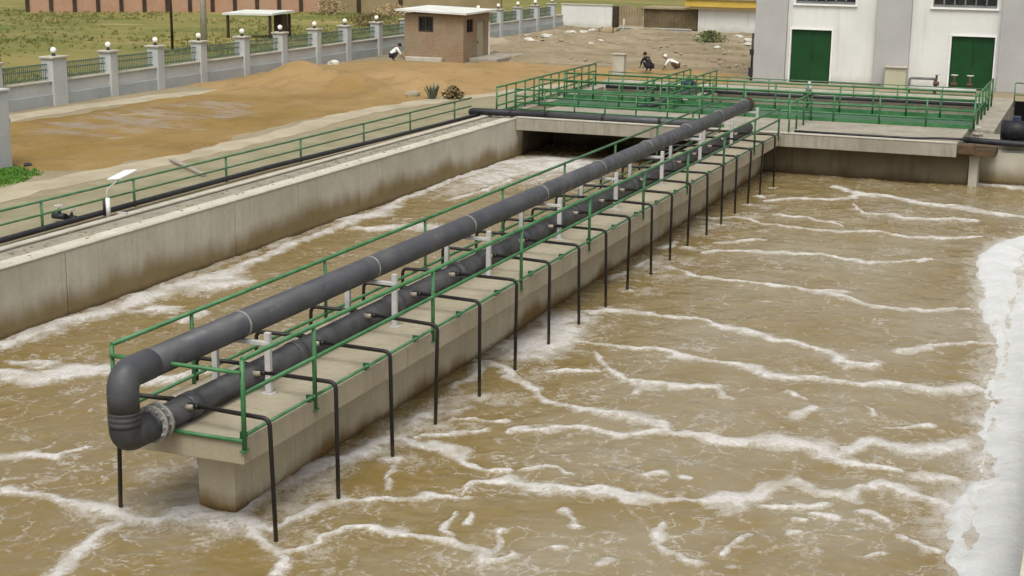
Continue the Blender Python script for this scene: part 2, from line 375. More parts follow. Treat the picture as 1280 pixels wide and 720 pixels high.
# water
xs = np.arange(-9.75, 9.76, .05); ys = np.concatenate([np.arange(-14, -4, .25), np.arange(-4, 38.3, .055)])
X, Y = np.meshgrid(xs, ys)
den = np.zeros(X.shape)
WX = X + (fbm(X, Y, 1.1, 3) - .5) * .34 + (fbm(X, Y, 3.3, 13, 2) - .5) * .22; WY = Y + (fbm(X, Y, .9, 9) - .5) * .5 + (fbm(X, Y, 3.0, 19, 2) - .5) * .34
FW = np.clip(1.0 - (Y - 8) * .022, .62, 1.0) * np.where(X < -4.5, 1.15, .9)
WM = .3 + 1.3 * fbm(X, Y, .8, 29, 3); WM = np.where(X < -7.5, np.maximum(WM, .95), WM)
for line in FOAM:
    for i in range(max(1, len(line) - 1)):
        ax, ay, aw = line[i]; bx, by, bw = line[min(i + 1, len(line) - 1)]
        mx = 2.2 * max(aw, bw) + .5
        i0, i1 = np.searchsorted(ys, [min(ay, by) - mx, max(ay, by) + mx]); j0, j1 = np.searchsorted(xs, [min(ax, bx) - mx, max(ax, bx) + mx])
        if i1 <= i0 or j1 <= j0: continue
        sl = (slice(i0, i1), slice(j0, j1))
        vx, vy = bx - ax, by - ay
        t = np.clip(((WX[sl] - ax) * vx + (WY[sl] - ay) * vy) / (vx * vx + vy * vy + 1e-9), 0, 1)
        d = np.hypot(WX[sl] - ax - t * vx, WY[sl] - ay - t * vy); w = (aw + (bw - aw) * t) * WM[sl] * FW[sl]
        den[sl] = np.maximum(den[sl], np.clip(1 - .5 * d / (w * .95), 0, 1))
# light scum near the boils and general flecks
for k in range(18):
    for sx, ex in ((.45, 1), (-2.15, -1)):
        d = np.hypot(X - sx - ex * .35, (Y - .15 - 1.735 * k) * .8)
        den = np.maximum(den, .36 * np.exp(-(d / .6) ** 2))
bd = edge_dist(BANK, WX, WY); bi = inside([(x + .1, y) for x, y in BANK] + [(9.7, 1.8), (9.7, 27.2)], WX, WY)
den = np.maximum(den, np.where(bi, .9, .62 * np.exp(-(bd / .42) ** 1.2)))
for cx, cy, rx, ry, a in ((-7.6, 32.8, 2.0, 2.4, 1.0), (-6.6, 30.0, 2.4, 2.6, .52), (-8.6, 30.0, 1.0, 5, .8), (-9.5, 12, .35, 14, .5), (.1, 10.9, .75, 1.5, 1.3), (.0, 5.5, .5, 2.2, .6), (-.2, 2.2, .45, 2, .6), (.15, 18.5, .5, 1.4, .6), (.1, 24, .5, 2, .5), (-.9, .3, .9, .5, .7)):
    den = np.maximum(den, a * np.exp(-((WX - cx) / rx) ** 2 - ((WY - cy) / ry) ** 2))
for k in range(19):
    for sx, y0, st in ((.35, .15, 1.735), (-2.2, .5, 1.75)):
        d = np.hypot(X - sx, Y - y0 - st * k); den = np.maximum(den, (.45 + .35 * ((k * 7) % 5) / 4) * np.exp(-(d / .24) ** 2))
zw = (fbm(X, Y, 1.6, 21, 4) - .5) * .09 + (fbm(X, Y, 6, 31, 2) - .5) * .02
zw += np.clip(den - .4, 0, 1) * .07 * (.6 + .8 * fbm(X, Y, 5, 51, 2))

t = NT('murky_water'); 
fa = t.n.new('ShaderNodeAttribute'); fa.attribute_name = 'foam'; fv = fa.outputs['Fac']
lace = t.noise(3.2, 7, .72, t.mapped((1.0, .75, 1)), .6)
fine = t.noise(22, 4, .7)
nz = t.math('ADD', t.math('MULTIPLY', t.math('SUBTRACT', lace, .5), 1.7), t.math('MULTIPLY', t.math('SUBTRACT', fine, .5), .7))
nz = t.math('MULTIPLY', nz, t.maprange(fv, .02, .3))
fsum = t.math('ADD', fv, nz)
foam = t.math('MULTIPLY', t.maprange(fsum, .43, .74), t.maprange(t.noise(1.3, 5, .7), .32, .56, .45, .97))
thin = t.math('MULTIPLY', t.maprange(fsum, .12, .6), .5)
# loose flecks of foam drifting between the streaks
vor = t.n.new('ShaderNodeTexVoronoi'); vor.feature = 'DISTANCE_TO_EDGE'; vor.inputs['Scale'].default_value = .9
wv = t.n.new('ShaderNodeVectorMath'); wv.operation = 'ADD'; dn = t.n.new('ShaderNodeTexNoise'); dn.inputs['Scale'].default_value = 1.7; dn.inputs['Detail'].default_value = 4
t.link(t.geo, dn.inputs['Vector']); sc_ = t.n.new('ShaderNodeVectorMath'); sc_.operation = 'SCALE'; sc_.inputs['Scale'].default_value = 1.1
t.link(dn.outputs['Color'], sc_.inputs[0]); t.link(t.mapped((1, .6, 1)), wv.inputs[0]); t.link(sc_.outputs[0], wv.inputs[1]); t.link(wv.outputs[0], vor.inputs['Vector'])
vein = t.maprange(vor.outputs['Distance'], 0.0, .07, 1, 0)
vmask = t.ramp(t.noise(.55, 5, .65), .46, .6)
vein = t.math('MULTIPLY', t.math('MULTIPLY', vein, vmask), t.ramp(t.noise(9, 4, .7), .42, .62))
fleck = t.math('MULTIPLY', t.ramp(t.noise(3.4, 6, .72, t.mapped((.75, .9, 1)), .5), .58, .68), t.ramp(t.noise(.4, 4), .42, .58))
wisp = t.math('MULTIPLY', t.math('MULTIPLY', t.ramp(t.noise(2.2, 7, .74, t.mapped((.42, 1.1, 1)), .7), .48, .78), t.ramp(t.noise(.28, 4, .6), .4, .6)), t.maprange(t.sep()[0], -2, 0, .12, .32))
vor2 = t.n.new('ShaderNodeTexVoronoi'); vor2.feature = 'DISTANCE_TO_EDGE'; vor2.inputs['Scale'].default_value = 1.9; t.link(wv.outputs[0], vor2.inputs['Vector'])
web = t.math('MULTIPLY', t.math('MULTIPLY', t.maprange(vor2.outputs['Distance'], 0.0, .075, 1, 0), t.ramp(t.noise(.7, 5, .7), .42, .62)), t.ramp(t.noise(7, 4, .7), .36, .66))
web = t.math('MULTIPLY', t.math('MULTIPLY', web, t.maprange(t.sep()[1], 4, 16, 1, .35)), .9)
wisp = t.math('MAXIMUM', wisp, web)
extra = t.math('MAXIMUM', t.math('MULTIPLY', t.math('MAXIMUM', vein, fleck), .65), wisp)
ft = t.math('MAXIMUM', t.math('MAXIMUM', foam, thin), extra)
wcol = t.mix(t.math('MAXIMUM', t.math('MULTIPLY', t.ramp(t.noise(.5, 5, .6), .36, .62), t.maprange(t.math('ADD', t.math('ABSOLUTE', t.math('ADD', t.sep()[0], .2)), t.math('MULTIPLY', t.noise(.4, 4), 3.0)), 1.8, 5.5, .25, 1)), 0.0), (.172, .117, .03), (.222, .182, .109))  # ochre sludge by the walkway; greyer outward, with sky reflection put into the colour
lf = t.maprange(t.math('ADD', t.sep()[0], t.math('MULTIPLY', t.noise(.5, 4), 2.0)), -2.2, .2, .8, 0)  # left side: sludge ochre, deepened in colour to imitate weaker sky reflection
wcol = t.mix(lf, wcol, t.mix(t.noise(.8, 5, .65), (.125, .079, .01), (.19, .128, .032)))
wcol = t.mix(t.math('MULTIPLY', t.noise(7, 4, .7, t.mapped((.5, 1.2, 1))), .3), wcol, (.29, .235, .14))
fcol = t.mix(t.ramp(t.noise(11, 5, .7), .3, .7), (.40, .375, .335), (.6, .585, .57))
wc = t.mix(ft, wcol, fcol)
rg = t.math('MULTIPLY_ADD', ft, .55, .16)
hb = t.math('ADD', t.math('ADD', t.math('MULTIPLY', t.noise(3.0, 3, .5, t.mapped((.6, 1.25, 1)), .3), .055), t.math('MULTIPLY', t.noise(14, 4, .6), .012)), t.math('MULTIPLY', t.math('MULTIPLY', ft, t.noise(26, 4, .8)), .03))
t.bump(hb, .42, 1.0)
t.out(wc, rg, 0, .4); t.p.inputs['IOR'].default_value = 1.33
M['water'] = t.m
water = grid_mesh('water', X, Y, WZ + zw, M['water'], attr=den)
tag(water, kind='structure')

# thick foam bank along the right-hand wall
t = NT('thick_foam')
tn = t.noise(1.3, 6, .65)
c = t.mix(t.ramp(tn, .3, .7), (.56, .565, .555), (.68, .685, .685))
c = t.mix(t.math('MULTIPLY', t.ramp(t.noise(.8, 5, .7), .6, .72), .5), c, (.42, .34, .22))
t.bump(t.math('ADD', t.noise(6, 5, .6), t.math('MULTIPLY', t.noise(30, 5, .75), .6)), .9, .05)
M['foam'] = t.out(c, .75, 0, .2); 
poly = [(x - .04, y) for x, y in BANK] + [(9.6, 1.8), (9.7, 1.8), (9.7, 27.2), (9.3, 27.2)]
gx = np.arange(7.2, 9.62, .045); gy = np.arange(1.5, 27.5, .06); X, Y = np.meshgrid(gx, gy)
WX = X + (fbm(X, Y, 1.3, 71, 4) - .5) * .3; WY = Y + (fbm(X, Y, 1.3, 81, 4) - .5) * .45
d = edge_dist(poly[:len(BANK)], WX, WY); ins = inside(poly, WX, WY)
d2 = np.where(ins, d, -d)
h = np.where(d2 > 0, .12 * (1 - np.exp(-d2 / .22)), d2 * .9) * (.8 + .4 * fbm(X, Y, 1.0, 91, 2)) + (fbm(X, Y, 4, 95, 3) - .5) * .045 + .02
hole = np.exp(-(((X - 8.9) / .28) ** 2 + ((Y - 21.3) / 1.1) ** 2))
fb = grid_mesh('foam_bank', X, Y, WZ + h - hole * .12, M['foam'], keep=h > -.08)
tag(fb, 'thick white foam bank piled along the right-hand tank wall', 'foam', kind='stuff')

# ------------------------------------------------------------------ ground
t = NT('dirt_ground')
c = t.mix(t.ramp(t.noise(.16, 6, .6), .38, .64), (.29, .24, .155), (.235, .195, .125))
c = t.mix(t.math('MULTIPLY', t.ramp(t.noise(.55, 6, .7), .5, .66), .5), c, (.34, .29, .2))
c = t.mix(t.math('MULTIPLY', t.ramp(t.noise(1.1, 6, .75, t.mapped((.5, 1.2, 1))), .56, .7), .35), c, (.16, .135, .08))
c = t.mix(.5, c, t.mix(t.noise(9, 5, .75), (.3, .3, .3), (.7, .7, .7)), 'OVERLAY')
t.bump(t.noise(6, 6, .7), .5, .08)
M['dirt'] = t.out(c, .95, 0, .1)
g = MB()
for x0, x1, y0, y1 in ((-400, -10.9, -60, 600), (-10.9, 9.9, 50.2, 600), (9.9, 400, -60, 600), (-10.9, 9.9, -60, -14.3)):
    g.quad((x0, y0, GZ), (x1, y0, GZ), (x1, y1, GZ), (x0, y1, GZ))
tag(g.build('ground', M['dirt']), kind='structure')

# tan sand yard
SAND = [(-19, 17.6), (-17, 16.9), (-16.1, 17.9), (-15.5, 22.4), (-16.3, 28), (-16.4, 33.7), (-15.9, 37.6), (-14.3, 42), (-13.4, 45.8), (-11.6, 50.4), (-6.4, 51.0), (-6.2, 56), (-9, 57.6), (-13.6, 57.2),
        (-18.8, 57.2), (-20.6, 55.6), (-25.6, 55), (-26.9, 52), (-27.1, 44), (-27.0, 39.6), (-25.4, 38.0), (-24.6, 36.4), (-25.0, 32.5), (-24.9, 26), (-24, 21)]
gx = np.arange(-28, -5.5, .22); gy = np.arange(15.5, 59, .22); X, Y = np.meshgrid(gx, gy)
WX = X + (fbm(X, Y, .5, 5) - .5) * 1.6; WY = Y + (fbm(X, Y, .5, 15) - .5) * 2.2
d = edge_dist(SAND, WX, WY); d = np.where(inside(SAND, WX, WY), d, -d)
h = .07 * np.tanh(d / .7) + np.clip(d, 0, 1) * (fbm(X, Y, .45, 25) - .42) * .3 + np.clip(d, 0, 1) * (fbm(X, Y, 1.6, 35, 4) - .5) * .16
for mx, my, mh, mr in ((-21.6, 41.5, .62, 1.7), (-23.6, 42.4, .6, 1.4), (-19.4, 40.6, .5, 1.1), (-16.9, 42.5, .5, 1.1), (-19.8, 46, .35, 1.5), (-18.2, 50, .25, 1.6), (-24.6, 45, .3, 1.8), (-17.8, 38.8, .15, 1.2)):
    h += mh * np.exp(-(((X - mx) / mr) ** 2 + ((Y - my) / (mr * 1.1)) ** 2)) * (.6 + .8 * fbm(X, Y, 1.2, 45, 4))
t = NT('tan_sand')
px, py, pz = t.sep()
far = t.maprange(t.math('ADD', py, t.math('MULTIPLY', t.noise(.25, 4), 9.0)), 37, 46)
c = t.mix(t.ramp(t.noise(.22, 5, .6), .38, .64), t.mix(far, (.25, .165, .058), (.32, .212, .096)), t.mix(far, (.19, .12, .033), (.265, .172, .068)))
c = t.mix(t.math('MULTIPLY', t.ramp(t.noise(.7, 6, .7, t.mapped((1, .55, 1))), .52, .66), .4), c, (.29, .215, .115))
c = t.mix(t.math('MULTIPLY', t.ramp(t.noise(.9, 7, .78, t.mapped((1, .5, 1))), .5, .68), .6), c, (.155, .105, .045))
wet = t.math('SUBTRACT', 1.0, t.math('ADD', t.math('POWER', t.math('DIVIDE', t.math('ADD', px, 21.4), 3.2), 2.0), t.math('POWER', t.math('DIVIDE', t.math('SUBTRACT', py, 28.6), 6.5), 2.0)))
wk = t.math('MULTIPLY', t.maprange(wet, 0, .5), t.ramp(t.noise(.8, 5, .7, t.mapped((.5, 1.1, 1))), .44, .58))
c = t.mix(t.math('MULTIPLY', wk, .8), c, (.25, .2, .15))
c = t.mix(.4, c, t.mix(t.noise(10, 5, .75), (.3, .3, .3), (.7, .7, .7)), 'OVERLAY')
t.bump(t.noise(5, 6, .7), .45, .06)
M['sand'] = t.out(c, t.math('MULTIPLY_ADD', wk, -.45, .92), 0, .2)
tag(grid_mesh('sand_yard', X, Y, GZ + h, M['sand'], keep=d > -.35), kind='structure')

# uneven rubble ground at the back of the yard
gx = np.arange(-27.2, -4.5, .25); gy = np.arange(57.6, 88.6, .3); X2, Y2 = np.meshgrid(gx, gy)
dd = np.minimum(np.minimum(X2 + 27.2, -4.6 - X2), np.minimum(Y2 - 57.6, 88.4 - Y2))
h2 = .012 + np.clip(dd / 1.2, 0, 1) * (np.clip(fbm(X2, Y2, .4, 61, 5) - .4, 0, 1) * 1.1 + np.clip(fbm(X2, Y2, 1.5, 66, 3) - .5, 0, 1) * .35) * np.where(X2 < -18, 1.0, .55)
t2 = NT('rubble_earth')
c2 = t2.mix(t2.ramp(t2.noise(.35, 7, .7, t2.mapped((.6, 1.2, 1))), .36, .66), (.3, .245, .165), (.19, .15, .09))
c2 = t2.mix(t2.math('MULTIPLY', t2.ramp(t2.noise(.9, 7, .75), .56, .68), .55), c2, (.4, .355, .27)); c2 = t2.mix(t2.math('MULTIPLY', t2.ramp(t2.noise(.5, 6, .7), .58, .68), .5), c2, (.12, .12, .05))
c2 = t2.mix(.5, c2, t2.mix(t2.noise(5, 6, .8), (.25, .25, .25), (.75, .75, .75)), 'OVERLAY'); t2.bump(t2.noise(4, 6, .75), .6, .1)
M['rubble'] = t2.out(c2, .95, 0, .1)
tag(grid_mesh('rubble_ground', X2, Y2, GZ + h2, M['rubble']), kind='structure')

# pale worn path between the yard and the tank railing, and one along the boundary fence
M['path'] = plain('pale_path', (.4, .35, .25), (.31, .265, .18), .7, .95, .4, fine=8)
def ribbon(name, pts, mat, z, seed):
    v = []; f = []; 
    pts2 = []
    for i in range(len(pts) - 1):
        for k in range(8):
            u = k / 8; pts2.append([pts[i][q] + (pts[i + 1][q] - pts[i][q]) * u for q in range(3)])
    pts2.append(pts[-1]); rr = random.Random(seed)
    for x, y, w in pts2: v += [(x - w + rr.uniform(-.16, .16), y, z), (x - w * .3, y, z + .015), (x + w * .3, y, z + .015), (x + w + rr.uniform(-.16, .16), y, z)]
    for i in range(len(pts2) - 1):
        for j in range(3): f.append((4 * i + j, 4 * i + j + 1, 4 * i + j + 5, 4 * i + j + 4))
    mb = MB(); mb.add(v, f, True); o = mb.build(name, mat); tag(o, kind='structure'); return o
ribbon('path', [(-15.2, 5, .8), (-15.7, 14, .7), (-15.2, 20, .55), (-15.3, 27, .5), (-15.9, 34, .6), (-15.2, 38.5, .7), (-13.6, 43, .6), (-12.6, 48, .5)], M['path'], GZ + .006, 1)
ribbon('path', [(-26.1, 18, .7), (-25.9, 26, .65), (-25.9, 31, .6), (-25.4, 35.0, .75), (-25.0, 37.2, .6), (-24.6, 38.6, .3)], M['path'], GZ + .008, 2)
M['strip'] = plain('olive_verge', (.2, .18, .105), (.27, .24, .155), .9, .95, .5, fine=6)
ribbon('verge', [(-13.2, 0, 1.5), (-13.2, 15, 1.5), (-13.2, 28, 1.4), (-13.0, 36, 1.3), (-12.3, 44, .8)], M['strip'], GZ + .003, 3)

# field beyond the boundary fence
t = NT('field_earth')
c = t.mix(t.ramp(t.noise(.09, 6, .65), .36, .62), (.24, .2, .075), (.14, .15, .045))
c = t.mix(t.math('MULTIPLY', t.ramp(t.noise(.22, 6, .7, t.mapped((.5, 1, 1))), .53, .66), .8), c, (.085, .115, .032))
c = t.mix(t.math('MULTIPLY', t.ramp(t.noise(.16, 5, .65, t.mapped((.6, 1.3, 1))), .58, .68), .8), c, (.34, .255, .13))
c = t.mix(.5, c, t.mix(t.noise(3, 6, .75), (.28, .28, .28), (.72, .72, .72)), 'OVERLAY')
t.bump(t.noise(3, 6, .7), .6, .15)
M['field'] = t.out(c, .95, 0, .1)
f = MB(); f.quad((-250, -40, GZ + .012), (-27.6, -40, GZ + .012), (-27.6, 190, GZ + .012), (-250, 190, GZ + .012))
tag(f.build('field', M['field']), kind='structure')
t = NT('grass_blade')
c = t.mix(t.ramp(t.noise(.25, 4), .38, .62), (.22, .2, .068), (.15, .165, .048)); c = t.mix(.4, c, t.mix(t.noise(2.5, 3), (.25, .25, .25), (.75, .75, .75)), 'OVERLAY')
M['grass'] = t.out(c, .8, 0, .15)
def blades(n, sampler, hmin, hmax, name, label, w=.05):
    mb = MB(); vs = []; fs = []
    for i in range(n):
        x, y = sampler(); h = random.uniform(hmin, hmax)
        for k in range(5):
            a = random.uniform(0, 6.28); dx, dy = math.cos(a), math.sin(a); bx = x + random.uniform(-.12, .12); by = y + random.uniform(-.12, .12)
            l = random.uniform(.1, .5) * h; b = len(vs)
            vs += [(bx - dy * w, by + dx * w, GZ), (bx + dy * w, by - dx * w, GZ), (bx + dx * l, by + dy * l, GZ + h)]; fs.append((b, b + 1, b + 2))
    mb.add(vs, fs); o = mb.build(name, M['grass']); tag(o, label, 'grass', kind='stuff'); return o
def field_pt():
    while True:
        x = random.uniform(-75, -28.2); y = random.uniform(22, 96)
        if value_noise(np.array([x]), np.array([y]), .16, 99)[0] > random.uniform(.3, .8): return x, y
blades(6000, field_pt, .06, .22, 'grass', 'rough green and yellow grass growing in the field beyond the boundary fence')
def lawn_pt():
    while True:
        x = random.uniform(-20, -16.2); y = random.uniform(12, 18)
        if ((x + 18.6) / 2.2) ** 2 + ((y - 15.3) / 2.5) ** 2 < random.uniform(.6, 1.05): return x, y
M['lawn'] = plain('lawn_green', (.07, .18, .02), (.11, .23, .035), 2, .9, .4, fine=12)
o = blades(2600, lawn_pt, .03, .09, 'grass', 'small bright green lawn patch beside the concrete pillar at the yard corner', .03); o.data.materials[0] = M['lawn']
# ------------------------------------------------------------------ concrete tank
t = thing('tank_wall', 'long stained concrete wall on the far left side of the foaming tank', 'tank wall', (-9.6, 10, 0))
jts = [-14, -4.5, 2.1, 8.7, 15.2, 21.8, 28.3, 34.7]
mb = MB()
for a, b in zip(jts[:-1], jts[1:]): mb.box(-10.2, -9.6, a + .018, b - .018, -2.2, -.03)
mb.build('wall_face', M['conc_wall'], t, .012)
mb = MB(); mb.box(-10.9, -9.64, -14, 34.7, -2.2, -.045); mb.build('wall_core', M['conc_top'], t)
for x0, x1, zt in ((-9.73, -9.585, .012), (-10.98, -10.76, .02)):
    mb = MB()
    for a, b in zip(jts[:-1], jts[1:]): mb.box(x0, x1, a + .01, b - .01, -.032, zt)
    mb.build('coping', M['conc_light'], t, .015)
# sediment and rubble strewn on the wall top
mb = MB(); rr = random.Random(3)
for i in range(260):
    y = rr.uniform(0, 34); x = rr.uniform(-10.7, -9.85); s = rr.uniform(.012, .045)
    mb.ball((x, y, -.045 + s * .3), s, 5, 3, (1.3, 1, .7), .2)
tag(mb.build('grit', M['dirt'], t), kind='stuff')

t = thing('tank_wall', 'concrete wall on the right side of the tank behind the white foam bank', 'tank wall', (9.6, 10, 0))
MB().box(9.6, 10.2, -14, 35.9, -2.2, 0).build('wall_face', M['conc_wall'], t, .015)
t = thing('tank_wall', 'low pale concrete wall at the far right corner of the tank, beyond the short pier', 'tank wall', (8, 35.5, WZ))
MB().box(6.42, 9.6, 35.5, 36.1, -2.2, -.36).build('wall_face', M['conc_wall'], t, .015)
MB().box(6.2, 10.2, 36.12, 38.3, -2.2, -.1).build('slab', M['conc_top'], t, .01)
t = thing('tank_wall', 'concrete wall closing the near end of the tank', 'tank wall', (0, -14, 0))
MB().box(-10.9, 10.2, -14.5, -14, -2.2, 0).build('wall_face', M['conc_wall'], t)

t = thing('walkway', 'narrow concrete T-shaped walkway running down the middle of the tank', 'walkway', (-1, 0, 0))
MB().box(-1.23, -.64, .78, 34.55, -2.2, -.332).build('wall_stem', M['conc_stem'], t, .02)
MB().box(-2.02, .03, -.02, 33.93, -.33, 0).build('deck_slab', M['conc_slab'], t, .015)

t = thing('bridge', 'broad concrete bridge crossing the far end of the tank', 'bridge', (-2, 34, 0))
mb = MB(); mb.box(-9.58, 5.75, 33.95, 38.3, -.41, .03); mb.build('deck', M['conc'], t, .02)
mb = MB(); mb.box(-9.58, 5.72, 33.935, 34.2, .031, .07); mb.build('edge_kerb', M['conc_light'], t, .01)
mb = MB(); mb.box(-.63, 6.1, 34.62, 34.9, -2.2, -.412); mb.build('baffle_wall', M['conc_wet_shade'], t)
mb = MB(); mb.box(-9.6, -.64, 38.0, 38.25, -2.2, -.412); mb.box(-10.39, -9.602, 34.72, 38.28, -2.2, -.0); mb.build('rear_wall', M['conc_wet_shade'], t)
mb = MB(); mb.box(6.14, 6.42, 34.5, 35.6, -2.2, -.36); mb.build('pier', M['conc_light'], t, .015)
M['rust'] = plain('rusty_brown_steel', (.06, .04, .022), (.11, .07, .035), 4, .8, .3)
mb = MB(); mb.box(5.76, 6.95, 34.15, 35.45, -.355, -.12); mb.box(5.76, 6.3, 34.05, 34.3, -.3, -.02); mb.build('steel_corbel', M['rust'], t, .01)

# tank beyond the bridge
M['far_water'] = plain('green_grey_water', (.17, .19, .12), (.22, .23, .155), .7, .22, .25, fine=4, spec=.5)
M['grating'] = plain('green_steel_grating', (.06, .125, .075), (.1, .165, .11), 1.5, .6, .3, fine=14)
t = thing('steel_gangway', 'green steel grating gangway along the rear of the bridge', 'gangway', (-2, 39.5, 0))
mb = MB()
for k in range(54): mb.box(-10.3, 5.7, 38.36 + k * .05, 38.385 + k * .05, .0, .04)
tag(mb.build('grating_bar', M['grating'], t), kind='stuff')
MB().box(-10.3, 5.7, 38.32, 38.35, -.08, .05).box(-10.3, 5.7, 41.07, 41.1, -.08, .05).build('edge_beam', M['grating'], t)
t = thing('settling_tank', 'shallow rectangular concrete tank behind the bridge and in front of the white building', 'tank', (-2, 44, 0))
mb = MB()
mb.box(-11.3, -10.4, 34.8, 50.1, -1.5, .02); mb.box(5.75, 6.6, 38.32, 50.1, -1.5, .02); mb.box(-10.39, 5.74, 46.4, 47.0, -1.5, .02)
mb.box(-6.5, -5.2, 38.32, 46.38, -1.5, .021)
mb.build('rim_wall', M['conc'], t, .015)
mb = MB(); mb.box(-10.39, 5.74, 47.02, 50.1, -1.5, -.04); mb.build('rear_slab', M['conc_light'], t)
mb = MB(); mb.box(-10.39, 5.74, 48.55, 48.75, -.038, .14); mb.build('kerb', M['conc_light'], t, .01)
w = MB(); w.quad((-10.39, 38.31, -.33), (5.74, 38.31, -.33), (5.74, 46.39, -.33), (-10.39, 46.39, -.33))
tag(w.build('water', M['far_water']), kind='structure')

# ------------------------------------------------------------------ guardrails
def guardrail(name, label, posts, base, tops, mat, r=.026, pr=.03, group=None, mids=(), toe=None, ends=None, foot=True):
    """posts: plan points (x, y); tops: rail height at first and last post; mids: fractions of that height"""
    x0, y0 = posts[0]; t = thing(name, label, 'guardrail', (x0, y0, base), group)
    L = [math.hypot(p[0] - x0, p[1] - y0) for p in posts]; H = [tops[0] + (tops[1] - tops[0]) * l / max(L[-1], .01) for l in L]
    e0 = ends[0] if ends else (x0, y0); e1 = ends[1] if ends else posts[-1]
    MB().tube([(*e0, base + tops[0]), (*e1, base + tops[1])], r * 1.12, 10).build('top_rail', mat, t)
    for f in mids: MB().tube([(*e0, base + tops[0] * f), (*e1, base + tops[1] * f)], r, 8).build('mid_rail', mat, t)
    for (x, y), h in zip(posts, H):
        p = MB().tube([(x, y, base - (.14 if foot else 0)), (x, y, base + h - .01)], pr, 8).build('post', mat, t)
        if foot: MB().box(x - .035, x + .035, y - .07, y + .07, base - .14, base - .12).build('foot_plate', mat, p)
    if toe: MB().tube([(*e0, base + toe), (*e1, base + toe)], r * .8, 8).build('toe_rail', mat, t)
    return t
PY = [0, 1.87, 5.85, 9.85, 13.85, 17.85, 21.85, 25.85, 29.85, 33.5]
t = guardrail('guardrail', 'green tubular guardrail along the right edge of the walkway, over the row of drop pipes', [(.03, y) for y in PY], 0, (1.1, .93), M['green'], .03, .034, mids=(.58,), toe=.075)
mb = MB(); mb.tube([(-1.97, -.04, .93), (.03, -.04, .93)], .03, 8); mb.tube([(-1.97, -.04, .01), (.03, -.04, .01)], .03, 8); mb.build('end_rail', M['green'], t)
for k in range(19):
    y = .15 + 1.735 * k
    MB().box(-.05, .045, y - .13, y - .09, .04, .11).box(-.05, -.02, y - .14, y - .05, .0, .039).build('pipe_clip', M['green_dark'], t)
guardrail('guardrail', 'green tubular guardrail along the left edge of the walkway, behind the thick grey pipe', [(-1.97, y) for y in PY], 0, (1.07, 1.08), M['green'], .028, .03, mids=(.12,))
LY = [3.9, 7.2, 10.5, 13.9, 18.0, 22.0, 26.0, 29.4, 33.1]
guardrail('guardrail', 'low faded green guardrail along the top of the left tank wall', [(-11.62, y) for y in LY], -.02, (.6, .6), M['green_old'], .026, .032, mids=(.5,), ends=((-11.62, -2), (-11.62, 34.6)))

# ------------------------------------------------------------------ pipes on the walkway
t = thing('air_pipe', 'thick dark grey air pipe with a big elbow, running above and back along the walkway', 'pipe', (-1.2, -.87, .2))
UX, UZ, LX, LZ, EY = -1.2, .965, -1.12, .19, -.84
MB().tube([(UX, -.25, UZ), (UX, 15, UZ - .01), (UX + .03, 34, UZ - .03)], .197, 24).build('upper_run', M['pipe'], t)
MB().tube([(UX, -.26, UZ), (UX, EY, UZ), (UX, EY, .5)], .203, 24, .5, k=9).build('elbow', M['pipe'], t)
mb = MB()
pts = []; rs = []
for k in range(7):
    z = .53 - k * .035; pts += [(UX, EY, z), (UX, EY, z - .024)]; rs += [.207 if k % 2 else .2] * 2
mb.tube(pts, rs, 24); mb.build('riser', M['pipe_low'], t)
MB().tube([(UX, EY, .42), (UX, EY, LZ - .05), (LX, -.3, LZ - .02)], .199, 24, .3, k=10).build('lower_elbow', M['pipe_low'], t)
for y in (-.4, -.27):
    f = MB().tube([(LX, y, LZ), (LX, y + .05, LZ)], .25, 28).build('flange', M['ring'], t)
    for k in range(12): a = k * math.pi / 6; MB().tube([(LX + .215 * math.cos(a), y - .03, LZ + .215 * math.sin(a)), (LX + .215 * math.cos(a), y + .09, LZ + .215 * math.sin(a))], .018, 6).build('bolt', M['ring'], f)
MB().tube([(LX, -.45, LZ), (LX, 34, LZ - .02)], .175, 24).build('lower_run', M['pipe_low'], t)
MB().tube([(UX + .03, 33.9, UZ - .03), (UX + .03, 34.02, UZ - .03)], .25, 24).build('flange', M['rust'], t)
for y in (.35, 3.2, 6.6, 9.3, 12.7, 16.2, 20.4, 24.1, 28.0): MB().tube([(LX, y, LZ), (LX, y + .22, LZ)], .19, 24).build('sleeve', M['pipe'], t)
FY = [1.92, 6.0, 10.1, 14.1, 18.1, 22.1, 26.1, 30.0, 33.6]
for y in FY: MB().tube([(UX, y - .02, UZ), (UX, y + .02, UZ)], .204, 24).build('strap', M['ring'], t)

def make_support():
    t = thing('pipe_support', 'x', 'pipe support', (0, 0, 0), 'grey frames carrying the thick pipe')
    for x in (-.74, -1.62):
        p = MB().box(x - .045, x + .045, -.035, .035, .012, .9 if x > -1 else .765).build('post', M['steel'], t, .006)
        MB().box(x - .09, x + .09, -.08, .08, 0, .012).build('base_plate', M['steel'], p)
    MB().box(-1.64, -.72, -.045, .045, .705, .762).build('crossbar', M['steel'], t, .006)
    return t
s0 = make_support()
for i, y in enumerate(FY):
    o = s0 if i == 0 else copy_tree(s0); o.location = (0, y, 0); o.rotation_euler.z = random.uniform(-.01, .01)
    o['label'] = ('pale grey frame under the thick pipe, nearest the big elbow' if i == 0 else 'pale grey frame under the thick pipe, at the bridge end of the walkway' if i == 8 else f'pale grey frame under the thick pipe, {ORD[i]} from the elbow end of the walkway')

